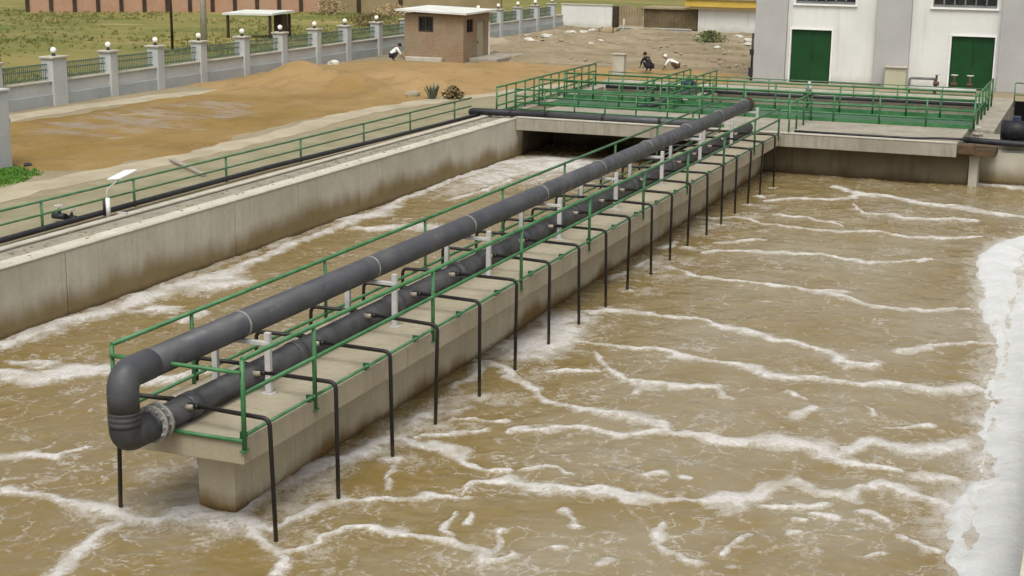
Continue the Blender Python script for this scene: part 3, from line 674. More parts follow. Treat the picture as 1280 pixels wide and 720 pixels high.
def make_drop(side):
    t = thing('drop_pipe', 'x', 'drop pipe', (0, 0, 0), 'black drop pipes on the ' + side + ' side of the walkway')
    s = 1 if side == 'right' else -1
    a, e, z = (-.95, .35, .3) if s > 0 else (-1.25, -2.2, .23)
    MB().tube([(a, 0, z + .02), (e, 0, z), (e, 0, -1.75)], .031, 10, .11).build('down_pipe', M['hose'], t)
    b = MB().tube([(a - .02, -.02, z - .02), (a + .1 * s, 0, z + .012)], [.05, .036], 10).build('fitting', M['brass'], t)
    MB().tube([(a + .1 * s, 0, z + .012), (a + .17 * s, 0, z + .01)], .044, 10).build('collar', M['hose'], t)
    return t
for side, y0, n in (('right', .15, 19), ('left', .5, 19)):
    p0 = make_drop(side)
    for i in range(n):
        o = p0 if i == 0 else copy_tree(p0); o.location = (random.uniform(-.015, .015), y0 + (1.735 if side == 'right' else 1.75) * i, 0)
        o.rotation_euler = (random.uniform(-.03, .03), random.uniform(-.02, .02), random.uniform(-.09, .09))
        o['label'] = (f'black drop pipe bending into the water at the near end of the walkway, {side} side' if i == 0 else
                      f'black drop pipe bending into the water right beside the bridge, {side} side of the walkway' if i == n - 1 else
                      f'black drop pipe, {ORD[i]} from the near end on the {side} side of the walkway')

# ------------------------------------------------------------------ on the left tank wall
t = tag(MB().tube([(-11.35, -3, .03), (-11.33, 8, .03), (-11.45, 14, .03), (-11.5, 20, .035), (-11.3, 27, .03), (-11.15, 34.3, .04)], .065, 10).build('pipe', M['black'], None, 0, (-11.35, 10, 0)), 'thin dark pipe lying at the foot of the low railing on the left wall', 'pipe')
t = thing('instrument_stand', 'white probe hood on a bent arm above a white tube, clamped to the left railing', 'instrument', (-11.12, 12.2, 0))
MB().tube([(-11.12, 12.2, -.03), (-11.12, 12.2, .42)], .05, 12).build('tube', M['white'], t)
MB().tube([(-11.22, 12.2, .0), (-11.22, 12.2, .36)], .04, 10).build('bracket', M['black'], t)
MB().tube([(-11.14, 12.2, .36), (-11.16, 12.22, .6), (-11.1, 12.7, .82)], .016, 8, .1).build('arm', M['steel'], t)
MB().box(-11.38, -11.02, 12.55, 13.25, .83, .88, 0, (R(9), R(-8))).build('hood', M['white'], t, .015)
MB().box(-11.05, -10.8, 12.42, 12.5, .02, .06).build('cable_tray', M['steel'], t)
def gate_valve(x, y, z, label, s=1.0, body='black', group=None):
    t = thing('gate_valve', label, 'valve', (x, y, z), group)
    MB().tube([(x - .17 * s, y, z + .1 * s), (x + .17 * s, y, z + .1 * s)], .075 * s, 12).tube([(x, y, z + .1 * s), (x, y, z + .26 * s)], .05 * s, 10).build('body', M[body], t)
    MB().tube([(x, y, z + .26 * s), (x, y, z + .36 * s)], .014 * s, 6).build('stem', M['steel'], t)
    mb = MB(); mb.tube([(x + .1 * s * math.cos(a), y + .1 * s * math.sin(a), z + .34 * s) for a in [k * math.pi / 6 for k in range(13)]], .014 * s, 6, caps=False)
    mb.box(x - .1 * s, x + .1 * s, y - .01, y + .01, z + .333 * s, z + .347 * s); mb.build('hand_wheel', M['steel'], t)
    return t
gate_valve(-11.95, 11.5, -.05, 'larger dark valve with a handwheel behind the left railing', 1.0)
gate_valve(-11.7, 11.62, -.05, 'smaller dark valve beside the larger one, nearer the white hood stand', .7)
tag(MB().box(-15.35, -12.25, 19.33, 19.47, -.06, .0, R(-39.6)).build('plank', M['brass'], None, 0, (-13.8, 19.4, -.1)), 'pale timber plank lying on the verge behind the low left railing', 'plank')
M['pale_kerb'] = plain('pale_kerb_paint', (.6, .59, .52), (.66, .65, .58), 1, .8, .1)
# ------------------------------------------------------------------ things around the far tank
t = guardrail('guardrail', 'green guardrail with a green toe board along the rear edge of the bridge', [(-10.3 + 1.62 * k, 38.2) for k in range(11)], .03, (1.0, 1.0), M['green'], .034, .036, mids=(.3, .62), foot=False)
MB().box(-10.3, 5.9, 38.19, 38.23, .035, .17).build('toe_board', M['green'], t)
t = guardrail('guardrail', 'green guardrail along the far rim of the tank behind the bridge', [(-10.3 + 1.78 * k, 46.9) for k in range(10)], .02, (.62, .62), M['green_old'], .02, .026, mids=(.5,), foot=False)
MB().box(-10.3, 5.7, 47.05, 47.5, -.039, .06).build('kerb', M['pale_kerb'], t)
t = guardrail('guardrail', 'green guardrail along the left side of the tank behind the bridge', [(-10.6 - .027 * k, 34.6 + 1.03 * k) for k in range(13)], .02, (1.0, .95), M['green'], .032, .034, mids=(.33, .66), foot=False)
MB().tube([(-10.62, 34.6, .12), (-10.95, 47.0, .12)], .05, 8).build('toe_rail', M['green'], t)
t = guardrail('guardrail', 'green guardrail at the right end of the tank behind the bridge', [(5.9, 38.25 + 1.6 * k) for k in range(6)], .02, (1.12, 1.1), M['green'], .03, .04, mids=(.5,), foot=False)
for x, s_ in ((-6.42, 'left'), (-5.28, 'right')):
    t = guardrail('guardrail', f'green guardrail on the {s_} side of the cross gangway behind the bridge', [(x, 38.5 + 1.1 * k) for k in range(8)], .021, (.95, .95), M['green'], .03, .032, mids=(.33, .66), foot=False)
    MB().box(x - .01, x + .01, 38.5, 46.2, .03, .15).build('toe_board', M['green'], t)
t = guardrail('guardrail', 'green guardrail along the water side of the green grating gangway', [(-10.3 + 1.23 * k, 41.1) for k in range(14)], .04, (1.0, 1.0), M['green'], .032, .034, mids=(.33, .66), foot=False)
MB().box(-10.3, 5.7, 41.12, 41.15, .05, .2).build('toe_board', M['green'], t)
t = guardrail('guardrail', 'short green guardrail on the bridge between the walkway end and the front edge', [(.25, 34.1), (.25, 35.4), (.25, 36.7), (.25, 38.1)], .03, (1.0, 1.0), M['green'], .028, .032, mids=(.5,), foot=False)
t = guardrail('guardrail', 'low green rail along the front edge of the bridge, left of the walkway', [(-9.9 + 1.15 * k, 34.65) for k in range(7)], .03, (.95, .95), M['green'], .028, .03, mids=(.25, .5, .75), foot=False)
MB().box(-10.2, -2.1, 34.64, 34.66, .05, .17).build('toe_board', M['green'], t)
t = guardrail('guardrail', 'faded guardrail beyond the right end of the bridge, in front of the green doors', [(6.7 + 1.5 * k, 47.4) for k in range(5)], -.05, (.95, .95), M['green_old'], .022, .026, mids=(.5,), foot=False)

t = thing('pipe', 'long dark pipe lying along the front edge of the bridge, left of the walkway', 'pipe', (-7, 34.3, .03))
MB().tube([(-11.5, 34.8, -.1), (-11.55, 34.25, .15), (-8.5, 34.3, .16)], .12, 14, .35).build('left_run', M['black'], t)
MB().tube([(-8.5, 34.3, .16), (-2.2, 34.3, .16)], .12, 14).build('right_run', M['pipe'], t)
mb = MB()
for x in (-9.9, -8.5, -6.4, -4.3): mb.tube([(x - .04, 34.3, .16), (x + .04, 34.3, .16)], .155, 14)
mb.build('collar', M['black'], t)
for x in (-9.6, -7.6, -5.2): MB().box(x - .1, x + .1, 34.2, 34.4, .031, .06).build('saddle', M['conc_light'], t)
tag(MB().tube([(.4, 34.35, .09), (2.5, 34.33, .09), (4.4, 34.3, .09), (5.2, 34.55, .12), (6.6, 34.7, .1)], .04, 8, .4).build('cable', M['black'], None, 0, (2, 34.3, .03)), 'thin black cable along the front edge of the bridge, right of the walkway', 'cable')
t = tag(MB().tube([(-10.2, 46.25, .06), (5.75, 46.25, .06)], .075, 10).build('pipe', M['black'], None, 0, (-2, 46.25, 0)), 'straight black pipe along the far side of the tank behind the bridge', 'pipe')
t = tag(MB().tube([(-6.1, 38.6, .14), (-6.0, 46.2, .14)], .12, 10).build('pipe', M['pipe'], None, 0, (-6, 42, 0)), 'grey pipe running along the cross gangway behind the bridge', 'pipe')
t = thing('valve_spindle', 'grey valve spindle with black discs in front of the left green door', 'valve', (-.55, 41.8, -.33))
MB().tube([(-.55, 41.8, -.4), (-.55, 41.8, 1.1)], .05, 10).build('stem', M['steel'], t)
MB().tube([(-.55, 41.8, .72), (-.55, 41.8, .98)], .12, 12).build('head', M['steel'], t)
for z in (.02, .28, .55): MB().tube([(-.55, 41.8, z), (-.55, 41.8, z + .09)], .2, 14).build('disc', M['black'], t)
M['blue'] = plain('blue_grey_iron', (.02, .03, .06), (.035, .05, .09), 4, .5, .1)
def motor(label, x, y, z, s, mat):
    t = thing('pump_motor', label, 'pump', (x, y, z))
    MB().tube([(x - .42 * s, y, z + .38 * s), (x + .3 * s, y, z + .38 * s)], .26 * s, 16).build('motor_body', mat, t)
    mb = MB()
    for k in range(9): mb.tube([(x - .36 * s + k * .07 * s, y, z + .38 * s), (x - .345 * s + k * .07 * s, y, z + .38 * s)], .285 * s, 16)
    mb.build('cooling_fins', mat, t)
    MB().tube([(x + .3 * s, y, z + .38 * s), (x + .42 * s, y, z + .38 * s)], .2 * s, 16).build('fan_cover', M['black'], t)
    MB().box(x - .4 * s, x + .3 * s, y - .2 * s, y + .2 * s, z, z + .1 * s).box(x - .25 * s, x - .15 * s, y - .15 * s, y + .15 * s, z + .1 * s, z + .2 * s).box(x + .1 * s, x + .2 * s, y - .15 * s, y + .15 * s, z + .1 * s, z + .2 * s).build('base_frame', M['black'], t)
    MB().box(x - .15 * s, x + .05 * s, y - .1 * s, y + .1 * s, z + .62 * s, z + .76 * s).build('terminal_box', M['blue'], t, .01)
motor('black pump motor at the right end of the bridge, cut by the photo edge', 7.5, 35.6, -.1, 1.25, M['black'])
motor('small blue-black pump motor on the far rim of the tank behind the bridge', -6.6, 46.6, .02, .7, M['blue'])
tag(MB().tube([(5.9, 34.5, .12), (7.1, 34.55, .08), (9.0, 34.4, .06)], .1, 10, .3).build('pipe', M['black'], None, 0, (7, 34.5, 0)), 'black pipe leading from the bridge end to the black pump motor', 'pipe')
gate_valve(6.2, 36.3, .0, 'small green-wheeled valve at the right end of the bridge', 1.0, 'brass')

t = thing('concrete_post', 'pale square concrete post on the sand behind the far tank', 'post', (-11.4, 51.9, GZ))
MB().box(-11.68, -11.12, 51.7, 52.1, GZ, 1.0).build('shaft', M['conc_light'], t, .02)
MB().box(-11.72, -11.08, 51.66, 52.14, 1.0, 1.06).build('cap', M['conc_light'], t, .01)

# ------------------------------------------------------------------ white building
t = NT('white_render'); c = t.mix(t.ramp(t.noise(.5, 5, .6), .36, .64), (.6, .6, .57), (.67, .67, .64)); c = t.mix(t.math('MULTIPLY', t.ramp(t.noise(3.0, 5, .65, t.mapped((1, 1, .07))), .52, .72), .35), c, (.4, .385, .34)); c = t.mix(t.math('MULTIPLY', t.maprange(t.math('ADD', t.sep()[2], t.math('MULTIPLY', t.noise(1.5, 5, .7), .7)), .25, .75, 1, 0), .5), c, (.36, .33, .27)); t.bump(t.noise(14, 4), .1, .01); M['wall_white'] = t.out(c, .85, 0, .2)
M['wall_grey'] = plain('grey_render', (.36, .355, .345), (.41, .405, .395), .6, .85, .1, fine=14)
M['door_green'] = plain('green_door_paint', (.006, .045, .012), (.009, .06, .016), 1.2, .45, .1, fine=20)
M['glass'] = plain('dark_window', (.012, .014, .014), (.03, .034, .03), 2, .12, 0, spec=.6)
M['frame'] = plain('window_frame', (.12, .13, .13), (.2, .2, .2), 2, .5, .05)
t = thing('building', 'white building with grey pilasters and dark green doors behind the far tank', 'building', (3, 58, GZ))
FYB = 54.0
openings = [(-3.72, -1.86, 2.34), (3.48, 5.34, 2.28)]; wins = [(-3.6, -.88), (2.56, 5.3)]
mb = MB()
def wall_x(x0, x1, z0, z1): mb.box(x0, x1, FYB, FYB + .3, z0, z1)
for (d0, d1, dz), (w0, w1), xa, xb in ((openings[0], wins[0], -5.35, 1.68), (openings[1], wins[1], 1.683, 8.0)):
    wall_x(xa, d0, GZ, dz); wall_x(d1, xb, GZ, dz); wall_x(xa, xb, dz + .002, 3.53); wall_x(xa, w0, 3.532, 5.2); wall_x(w1, xb, 3.532, 5.2); wall_x(xa, xb, 5.202, 7)
mb.box(-5.35, -5.05, FYB + .302, FYB + 9, GZ, 7); mb.box(8.002, 20, FYB, FYB + 9, GZ, 7)
mb.build('wall', M['wall_white'], t)
for x0, x1 in ((-5.4, -3.92), (.15, 1.68), (5.55, 7.1), (12.6, 14.1)):
    MB().box(x0, x1, FYB - .28, FYB - .002, GZ, 7.02).build('pilaster', M['wall_grey'], t, .02)
MB().box(-5.6, 20.2, FYB - .5, FYB + 9.2, 7.03, 7.4).build('roof', M['wall_grey'], t)
for d0, d1, dz in openings:
    o = MB()
    for k in range(2): o.box(d0 + .03 + k * (d1 - d0 - .06) / 2 + .004, d0 + .03 + (k + 1) * (d1 - d0 - .06) / 2 - .004, FYB + .1, FYB + .16, GZ + .12, dz - .03)
    o.box(d0, d1, FYB + .17, FYB + .2, GZ, dz)
    d = o.build('door', M['door_green'], t)
    MB().box(d0 - .07, d0 - .002, FYB - .06, FYB + .02, GZ, dz + .07).box(d1 + .002, d1 + .07, FYB - .06, FYB + .02, GZ, dz + .07).box(d0, d1, FYB - .06, FYB + .02, dz + .002, dz + .07).build('door_frame', M['white'], d)
    MB().box((d0 + d1) / 2 + .06, (d0 + d1) / 2 + .1, FYB + .04, FYB + .1, 1.0, 1.3).build('handle', M['black'], d)
    MB().box(d0, d1, FYB + .05, FYB + .17, GZ + .01, GZ + .12).build('kick_plate', M['black'], d)
for w0, w1 in wins:
    w = MB().box(w0, w1, FYB + .16, FYB + .18, 3.55, 5.2).build('window', M['glass'], t)
    mb = MB()
    for k in range(7): x = w0 + (w1 - w0) * k / 6; mb.box(x - .03, x + .03, FYB + .1, FYB + .155, 3.6, 5.2)
    mb.box(w0, w1, FYB + .1, FYB + .158, 3.55, 3.64); mb.build('frame', M['frame'], w)
    MB().box(w0 - .1, w1 + .1, FYB - .1, FYB + .09, 3.45, 3.528).build('sill', M['white'], w)
t = thing('utility_cabinet', 'low beige utility cabinet against the grey pilaster of the white building', 'cabinet', (1.25, 53.4, GZ))
M['beige'] = plain('beige_render', (.42, .4, .29), (.47, .45, .34), 1, .8, .1)
MB().box(.75, 1.68, 53.2, 53.68, GZ, .82).build('body', M['beige'], t, .01)
MB().box(.7, 1.73, 53.12, 53.7, .822, .88).build('lid', M['conc_light'], t, .01)
tag(MB().tube([(-1.75, 53.2, .05), (.6, 53.1, .05)], .05, 8).build('pipe', M['frame'], None, 0, (-.6, 53.2, 0)), 'thin grey pipe along the foot of the white building, left of the cabinet', 'pipe')
t = thing('pipe_manifold', 'grey pipe manifold with upright valves in front of the right green door', 'pipe', (3.2, 51.6, 0))
MB().tube([(2.05, 51.6, -.1), (2.05, 51.6, .55), (3.15, 51.6, .55), (3.15, 51.6, -.1)], .06, 10, .12).build('loop', M['frame'], t)
MB().tube([(2.05, 51.5, .12), (4.9, 51.5, .12)], .1, 10).build('header', M['steel'], t)
for x in (3.2, 3.95, 4.6):
    v = MB().tube([(x, 51.5, .12), (x, 51.5, .75)], .05, 8).tube([(x - .12, 51.5, .36), (x + .12, 51.5, .36)], .09, 10).build('valve', M['rust'], t)
    MB().tube([(x + .14 * math.cos(k * math.pi / 5), 51.5 + .14 * math.sin(k * math.pi / 5), .76) for k in range(11)], .02, 6, caps=False).box(x - .14, x + .14, 51.485, 51.515, .75, .77).build('hand_wheel', M['steel'], v)
tag(MB().tube([(-5.5, 53.85, GZ), (-5.5, 53.85, 2.1)], .05, 8).box(-5.6, -5.4, 53.75, 53.95, 1.1, 1.35).box(-5.62, -5.38, 53.75, 53.95, .1, .5).build('drainpipe', M['black'], None, 0, (-5.5, 53.85, GZ)), 'dark drainpipe at the left corner of the white building', 'drainpipe')

# ------------------------------------------------------------------ boundary fence with globe lamps
M['fence_grey'] = plain('grey_fence_render', (.4, .415, .41), (.47, .485, .475), .8, .85, .15, fine=12)
M['fence_blue'] = plain('bluish_plinth', (.3, .325, .33), (.37, .39, .39), .6, .85, .2, fine=10)
M['mesh_green'] = plain('green_fence_bars', (.075, .13, .1), (.11, .17, .135), 2, .6, 0)
M['globe'] = plain('white_lamp_globe', (.85, .84, .78), (.88, .87, .83), 2, .25, 0)
PYF = [13.3, 17.0, 20.6, 24.1, 27.4, 30.86, 34.23, 37.46, 40.71, 44.3, 47.76, 51.16, 54.42, 58.1, 61.8, 65.4, 69, 72.4, 75.8, 79.3, 82.6, 86]
FXF = -27.35
t = thing('boundary_fence', 'grey boundary fence with lamp-topped pillars between the sand yard and the field', 'fence', (FXF, 50, GZ))
MB().box(FXF - .2, FXF + .2, 6, 88, GZ - .1, .34).build('plinth', M['fence_blue'], t, .02)
MB().box(FXF - .13, FXF + .13, 6, 88, .342, .78).build('low_wall', M['fence_grey'], t)
MB().box(FXF - .2, FXF + .2, 6, 88, .782, .85).build('coping', M['conc_light'], t, .015)
for i, y in enumerate(PYF):
    w = .42 if i == 5 else .24
    p = MB().box(FXF - .27, FXF + .27, y - w, y + w, GZ - .1, 1.66).build('pillar', M['fence_grey'], t, .02)
    MB().box(FXF - .33, FXF + .33, y - w - .07, y + w + .07, 1.662, 1.74).build('cap', M['conc_light'], p, .015)
    MB().lathe([(.08, 1.742), (.07, 1.8), (.045, 1.83), (.05, 1.86)], (FXF, y, 0), 10).build('lamp_base', M['black'], p)
    MB().ball((FXF, y, 1.96), .115, 14, 10).build('lamp_globe', M['globe'], p)
    if i + 1 < len(PYF):
        a, b = y + w + .02, PYF[i + 1] - (.42 if i + 1 == 5 else .24) - .02
        mb = MB(); n = int((b - a) / .11)
        for k in range(1, n): yy = a + (b - a) * k / n; mb.box(FXF - .011, FXF + .011, yy - .011, yy + .011, .86, 1.5)
        for z in (.95, 1.25, 1.45): mb.box(FXF - .02, FXF + .02, a, b, z - .02, z + .02)
        mb.build('bar_panel', M['mesh_green'], t)

# ------------------------------------------------------------------ brick hut
def brick(name, c1, c2, mortar, axis):
    t = NT(name); b = t.n.new('ShaderNodeTexBrick'); b.inputs['Scale'].default_value = 1.0
    b.inputs['Brick Width'].default_value = .25; b.inputs['Row Height'].default_value = .08; b.inputs['Mortar Size'].default_value = .008
    b.inputs['Color1'].default_value = (*c1, 1); b.inputs['Color2'].default_value = (*c2, 1); b.inputs['Mortar'].default_value = (*mortar, 1)
    s = t.sep(); cb = t.n.new('ShaderNodeCombineXYZ'); t.link(t.math('ADD', s[0], s[1]), cb.inputs[0]); t.link(s[2], cb.inputs[1]); t.link(cb.outputs[0], b.inputs['Vector'])
    c = t.mix(t.math('MULTIPLY', t.ramp(t.noise(.9, 5, .65), .4, .66), .6), b.outputs['Color'], mortar)
    c = t.mix(.5, c, t.mix(t.noise(6, 5, .7), (.3, .3, .3), (.7, .7, .7)), 'OVERLAY'); t.bump(b.outputs['Fac'], -.3, .01)
    return t.out(c, .9, 0, .15)
M['brick'] = brick('brown_brick', (.26, .165, .095), (.21, .14, .085), (.28, .235, .165), 0)
M['brick_red'] = brick('red_brick', (.36, .19, .12), (.4, .23, .15), (.42, .29, .2), 0)
M['brown_dark'] = plain('dark_brown_paint', (.035, .022, .014), (.06, .04, .025), 2, .5, .1)
t = thing('brick_hut', 'small brown brick hut with a flat pale roof beside the boundary fence', 'hut', (-22.9, 57.6, GZ))
X0, X1, Y0, Y1 = -24.6, -21.2, 55.9, 59.4
mb = MB()
for x0, x1, z0, z1 in ((X0, -23.78, GZ, 2.38), (-22.92, X1, GZ, 2.38), (-23.778, -22.922, GZ, 1.44), (-23.778, -22.922, 2.24, 2.38)): mb.box(x0, x1, Y0, Y0 + .2, z0, z1)
for y0, y1, z0, z1 in ((Y0 + .202, 56.35, GZ, 2.38), (57.2, 57.75, GZ, 2.38), (58.75, Y1, GZ, 2.38), (56.352, 57.198, GZ, 1.45), (56.352, 57.198, 2.12, 2.38), (57.752, 58.748, 1.95, 2.38)): mb.box(X1 - .2, X1, y0, y1, z0, z1)
mb.box(X0, X0 + .2, Y0 + .202, Y1, GZ, 2.38); mb.box(X0 + .202, X1 - .202, Y1 - .2, Y1, GZ, 2.38)
mb.build('wall', M['brick'], t)
M['roof_pale'] = plain('pale_roof_sheet', (.56, .57, .52), (.66, .66, .62), .8, .6, .15)
r = MB(); r.add([(X0 - .35, Y0 - .35, 2.5), (X1 + .3, Y0 - .35, 2.39), (X1 + .3, Y1 + .3, 2.44), (X0 - .35, Y1 + .3, 2.55), (X0 - .35, Y0 - .35, 2.6), (X1 + .3, Y0 - .35, 2.49), (X1 + .3, Y1 + .3, 2.54), (X0 - .35, Y1 + .3, 2.65)],
                [(0, 3, 2, 1), (4, 5, 6, 7), (0, 1, 5, 4), (1, 2, 6, 5), (2, 3, 7, 6), (3, 0, 4, 7)]); r.build('roof', M['roof_pale'], t)
w = MB().box(-23.77, -22.93, Y0 + .1, Y0 + .12, 1.45, 2.23).build('window', M['glass'], t)
mb = MB(); mb.box(-23.77, -23.7, Y0 + .02, Y0 + .095, 1.45, 2.23).box(-23.0, -22.93, Y0 + .02, Y0 + .095, 1.45, 2.23).box(-23.7, -23.0, Y0 + .02, Y0 + .095, 1.45, 1.52).box(-23.7, -23.0, Y0 + .02, Y0 + .095, 2.16, 2.23).box(-23.38, -23.32, Y0 + .02, Y0 + .095, 1.52, 2.16)
mb.build('window_frame', M['brown_dark'], w)
w = MB().box(X1 - .12, X1 - .1, 56.36, 57.19, 1.46, 2.11).build('window', M['glass'], t)
MB().box(X1 - .095, X1 - .02, 56.36, 56.43, 1.46, 2.11).box(X1 - .095, X1 - .02, 57.12, 57.19, 1.46, 2.11).box(X1 - .095, X1 - .02, 56.74, 56.8, 1.46, 2.11).build('window_frame', M['brown_dark'], w)
d = MB().box(X1 - .12, X1 - .06, 57.76, 58.74, GZ, 1.94).build('door', plain('faded_door', (.3, .27, .19), (.36, .33, .24), 2, .7, .1), t)
MB().box(X1 - .055, X1 - .03, 57.86, 57.9, .8, .95).build('handle', M['black'], d)
MB().box(X1 - .04, X1 + .05, 59.28, 59.4, GZ, 1.9).build('corner_post', M['white'], t)
MB().box(X0 + .2, -22.3, Y0 - .35, Y0 - .02, GZ, .14).build('step', M['conc_light'], t, .03)
MB().box(X1 + .02, X1 + 1.6, 56.6, 60.5, GZ, .12).build('stoop', M['conc'], t, .03)

# ------------------------------------------------------------------ beyond the fence
t = thing('brick_wall', 'long reddish brick wall with dark pillars at the back of the field', 'wall', (-60, 91, GZ))
A = Vector((-71.4, 83.0, 0)); B = Vector((-52.2, 97.2, 0)); n = 13; D = (B - A) / n; ang = math.atan2(D.y, D.x)
for k in range(n):
    c = A + D * (k + .5); L = D.length
    MB().box(c.x - L / 2 + .1, c.x + L / 2 - .1, c.y - .1, c.y + .1, GZ, 3.4, ang).build('panel', M['brick_red'], t)
for k in range(n + 1):
    c = A + D * k
    MB().box(c.x - .16, c.x + .16, c.y - .18, c.y + .18, GZ - .05, 3.5, ang).build('pillar', M['brown_dark'], t)
t = thing('brick_wall', 'plain brown wall continuing to the right of the reddish brick wall', 'wall', (-48, 99, GZ))
MB().box(-51.9, -36, 97.6, 97.9, GZ, 3.2).build('panel', plain('brown_render', (.24, .19, .1), (.3, .235, .14), .5, .9, .2), t)
for x in (-51.2, -48.9, -45): MB().box(x - .15, x + .15, 97.4, 97.59, GZ, 3.3).build('pillar', M['brown_dark'], t)
t = thing('shelter', 'small open shelter with a flat pale roof in the field beyond the fence', 'shelter', (-40, 67, GZ))
MB().box(-42.0, -38.4, 65.6, 68.4, 1.42, 1.54, 0, (R(2), R(-1))).build('roof', M['roof_pale'], t)
MB().box(-39.2, -38.6, 67.2, 67.9, GZ, 1.38).build('stove_pier', M['brown_dark'], t)
for x, y in ((-41.7, 65.8), (-38.65, 65.8), (-38.65, 68.2)): MB().box(x - .07, x + .07, y - .07, y + .07, GZ, 1.4).build('post', M['brown_dark'], t)
t = thing('pole', 'pale concrete pole standing in the field behind the boundary fence', 'pole', (-37.6, 56.8, GZ))
MB().tube([(-37.6, 56.8, GZ), (-37.6, 56.8, 7)], [.2, .13], 10).build('shaft', M['conc_light'], t)
t = thing('pole', 'thin brown pole in the field, left of the pale concrete pole', 'pole', (-39.2, 56, GZ))
MB().tube([(-39.2, 56, GZ), (-39.2, 56, 6)], [.08, .06], 8).build('shaft', M['brown_dark'], t)

t = thing('boundary_wall', 'white rendered wall at the back of the yard, right of the boundary fence', 'wall', (-25.6, 89, GZ))
MB().box(-27.7, -23.75, 89, 89.4, GZ, 1.52).build('panel', M['wall_white'], t, .02)
MB().box(-27.75, -23.7, 88.95, 89.45, 1.522, 1.6).build('coping', M['conc_light'], t)
MB().box(-23.7, -23.35, 88.9, 89.4, GZ, 1.5).build('gate_post', M['brown_dark'], t)
M['wood'] = plain('weathered_wood', (.1, .075, .04), (.15, .115, .065), 2, .9, .3)
M['wood_pale'] = plain('brown_boards', (.24, .19, .11), (.3, .24, .15), 2, .9, .3)
t = thing('timber_fence', 'brown timber board fence between the white wall and the dark shed', 'fence', (-22.6, 89.2, GZ))
for k in range(9): MB().box(-23.3 + k * .2, -23.12 + k * .2, 89.2, 89.25, GZ + .25, 1.55 + .1 * math.sin(k * 7)).build('board', M['wood_pale'], t)
MB().box(-23.3, -21.5, 89.26, 89.32, .9, 1.0).build('rail', M['wood'], t)
t = thing('shed', 'dark brown timber shed at the back of the yard', 'shed', (-19.6, 90, GZ))
for k in range(14): MB().box(-21.45 + k * .285, -21.175 + k * .285, 89.3, 89.36, GZ + .1, 1.38).build('board', M['wood'], t)
MB().box(-21.4, -17.5, 89.37, 92, GZ, 1.36).build('body', M['wood'], t)
MB().box(-21.6, -17.4, 89.1, 92.2, 1.39, 1.5).build('roof', M['wood_pale'], t)
t = thing('kerb_wall', 'low grey kerb wall in front of the dark shed', 'wall', (-19.8, 86.5, GZ))
MB().box(-22.3, -17.2, 86.3, 86.6, GZ, .14).build('body', M['fence_blue'], t, .02); MB().box(-22.35, -17.15, 86.25, 86.65, .142, .2).build('coping', M['conc_light'], t)
M['yellow'] = plain('yellow_fascia', (.5, .34, .06), (.56, .4, .09), 1.2, .6, .1)
t = thing('outbuilding', 'white outbuilding with a yellow roof edge at the back of the yard', 'building', (-14, 91, GZ))
MB().box(-17.35, -6, 89.1, 95, GZ, 1.5).build('wall', M['wall_white'], t)
MB().box(-18.2, -5.5, 88.5, 95.5, 1.66, 2.15).build('yellow_fascia', M['yellow'], t, .02)
MB().box(-17.9, -5.6, 88.7, 95.3, 1.502, 1.658).build('soffit', plain('cream_soffit', (.55, .45, .28), (.6, .5, .33), 2), t)
MB().box(-18.3, -5.4, 88.4, 95.6, 2.152, 2.25).build('roof', M['wood_pale'], t)
t = thing('barrel', 'brown barrel lying on its side near the white back wall', 'barrel', (-21.1, 80, GZ))
MB().tube([(-21.65, 79.9, .22), (-21.45, 79.92, .22), (-21.1, 79.95, .22), (-20.7, 80.0, .22), (-20.5, 80.02, .22)], [.28, .31, .33, .31, .28], 18).build('body', M['wood_pale'], t)
MB().tube([(-21.68, 79.9, .22), (-21.66, 79.9, .22)], .26, 18).build('end', M['brown_dark'], t)
for u in (-21.5, -20.7): MB().tube([(u - .03, 79.95, .22), (u + .03, 79.955, .22)], .335, 18).build('hoop', M['rust'], t)
for px, py, h in ((-20.2, 80.4, 1.1),): tag(MB().tube([(px, py, GZ), (px + .05, py, h)], .06, 6).build('stake', M['conc_light'], None, 0, (px, py, GZ)), 'pale upright stake beside the brown barrel', 'stake')

# rubble
M['stone'] = plain('pale_stone', (.42, .4, .34), (.55, .53, .47), 3, .9, .3, fine=8)
M['stone_dark'] = plain('earth_clod', (.27, .225, .15), (.33, .28, .2), 2, .95, .5, fine=6)
st = [(-23.4, 71.2, .42), (-23.6, 75.3, .38), (-23.2, 78.4, .5), (-22.9, 80.2, .4), (-23.1, 82.6, .35), (-18.9, 70.0, .33), (-20.6, 67.5, .35), (-19.4, 73.2, .28), (-22.2, 77.1, .3), (-24.3, 76.3, .3), (-14.6, 79.5, .35), (-11.2, 78.2, .4), (-10.5, 75, .35), (-12.6, 81.4, .38), (-11.6, 71.8, .25)]
for x, y, s in st:
    tag(MB().ball((x, y, GZ + .12 + s * .2), s * .7, 8, 6, (1.25, 1, .62), .22).build('stone', M['stone'], None, 0, (x, y, GZ)), 'pale broken stone lying on the rubble ground at the back of the yard', 'stone', 'pale stones scattered at the back of the yard')
mb = MB(); rr = random.Random(9)
for i in range(420):
    x = rr.uniform(-26, -5.8); y = rr.uniform(58.5, 88); s = rr.uniform(.03, .11) * (1.6 if x < -19 else 1)
    mb.ball((x, y, GZ + .1 + s * .2), s, 6, 4, (1.4, 1, .6), .25)
tag(mb.build('rubble', M['stone_dark']), 'loose earth clods and rubble strewn over the back of the yard', 'rubble', kind='stuff')
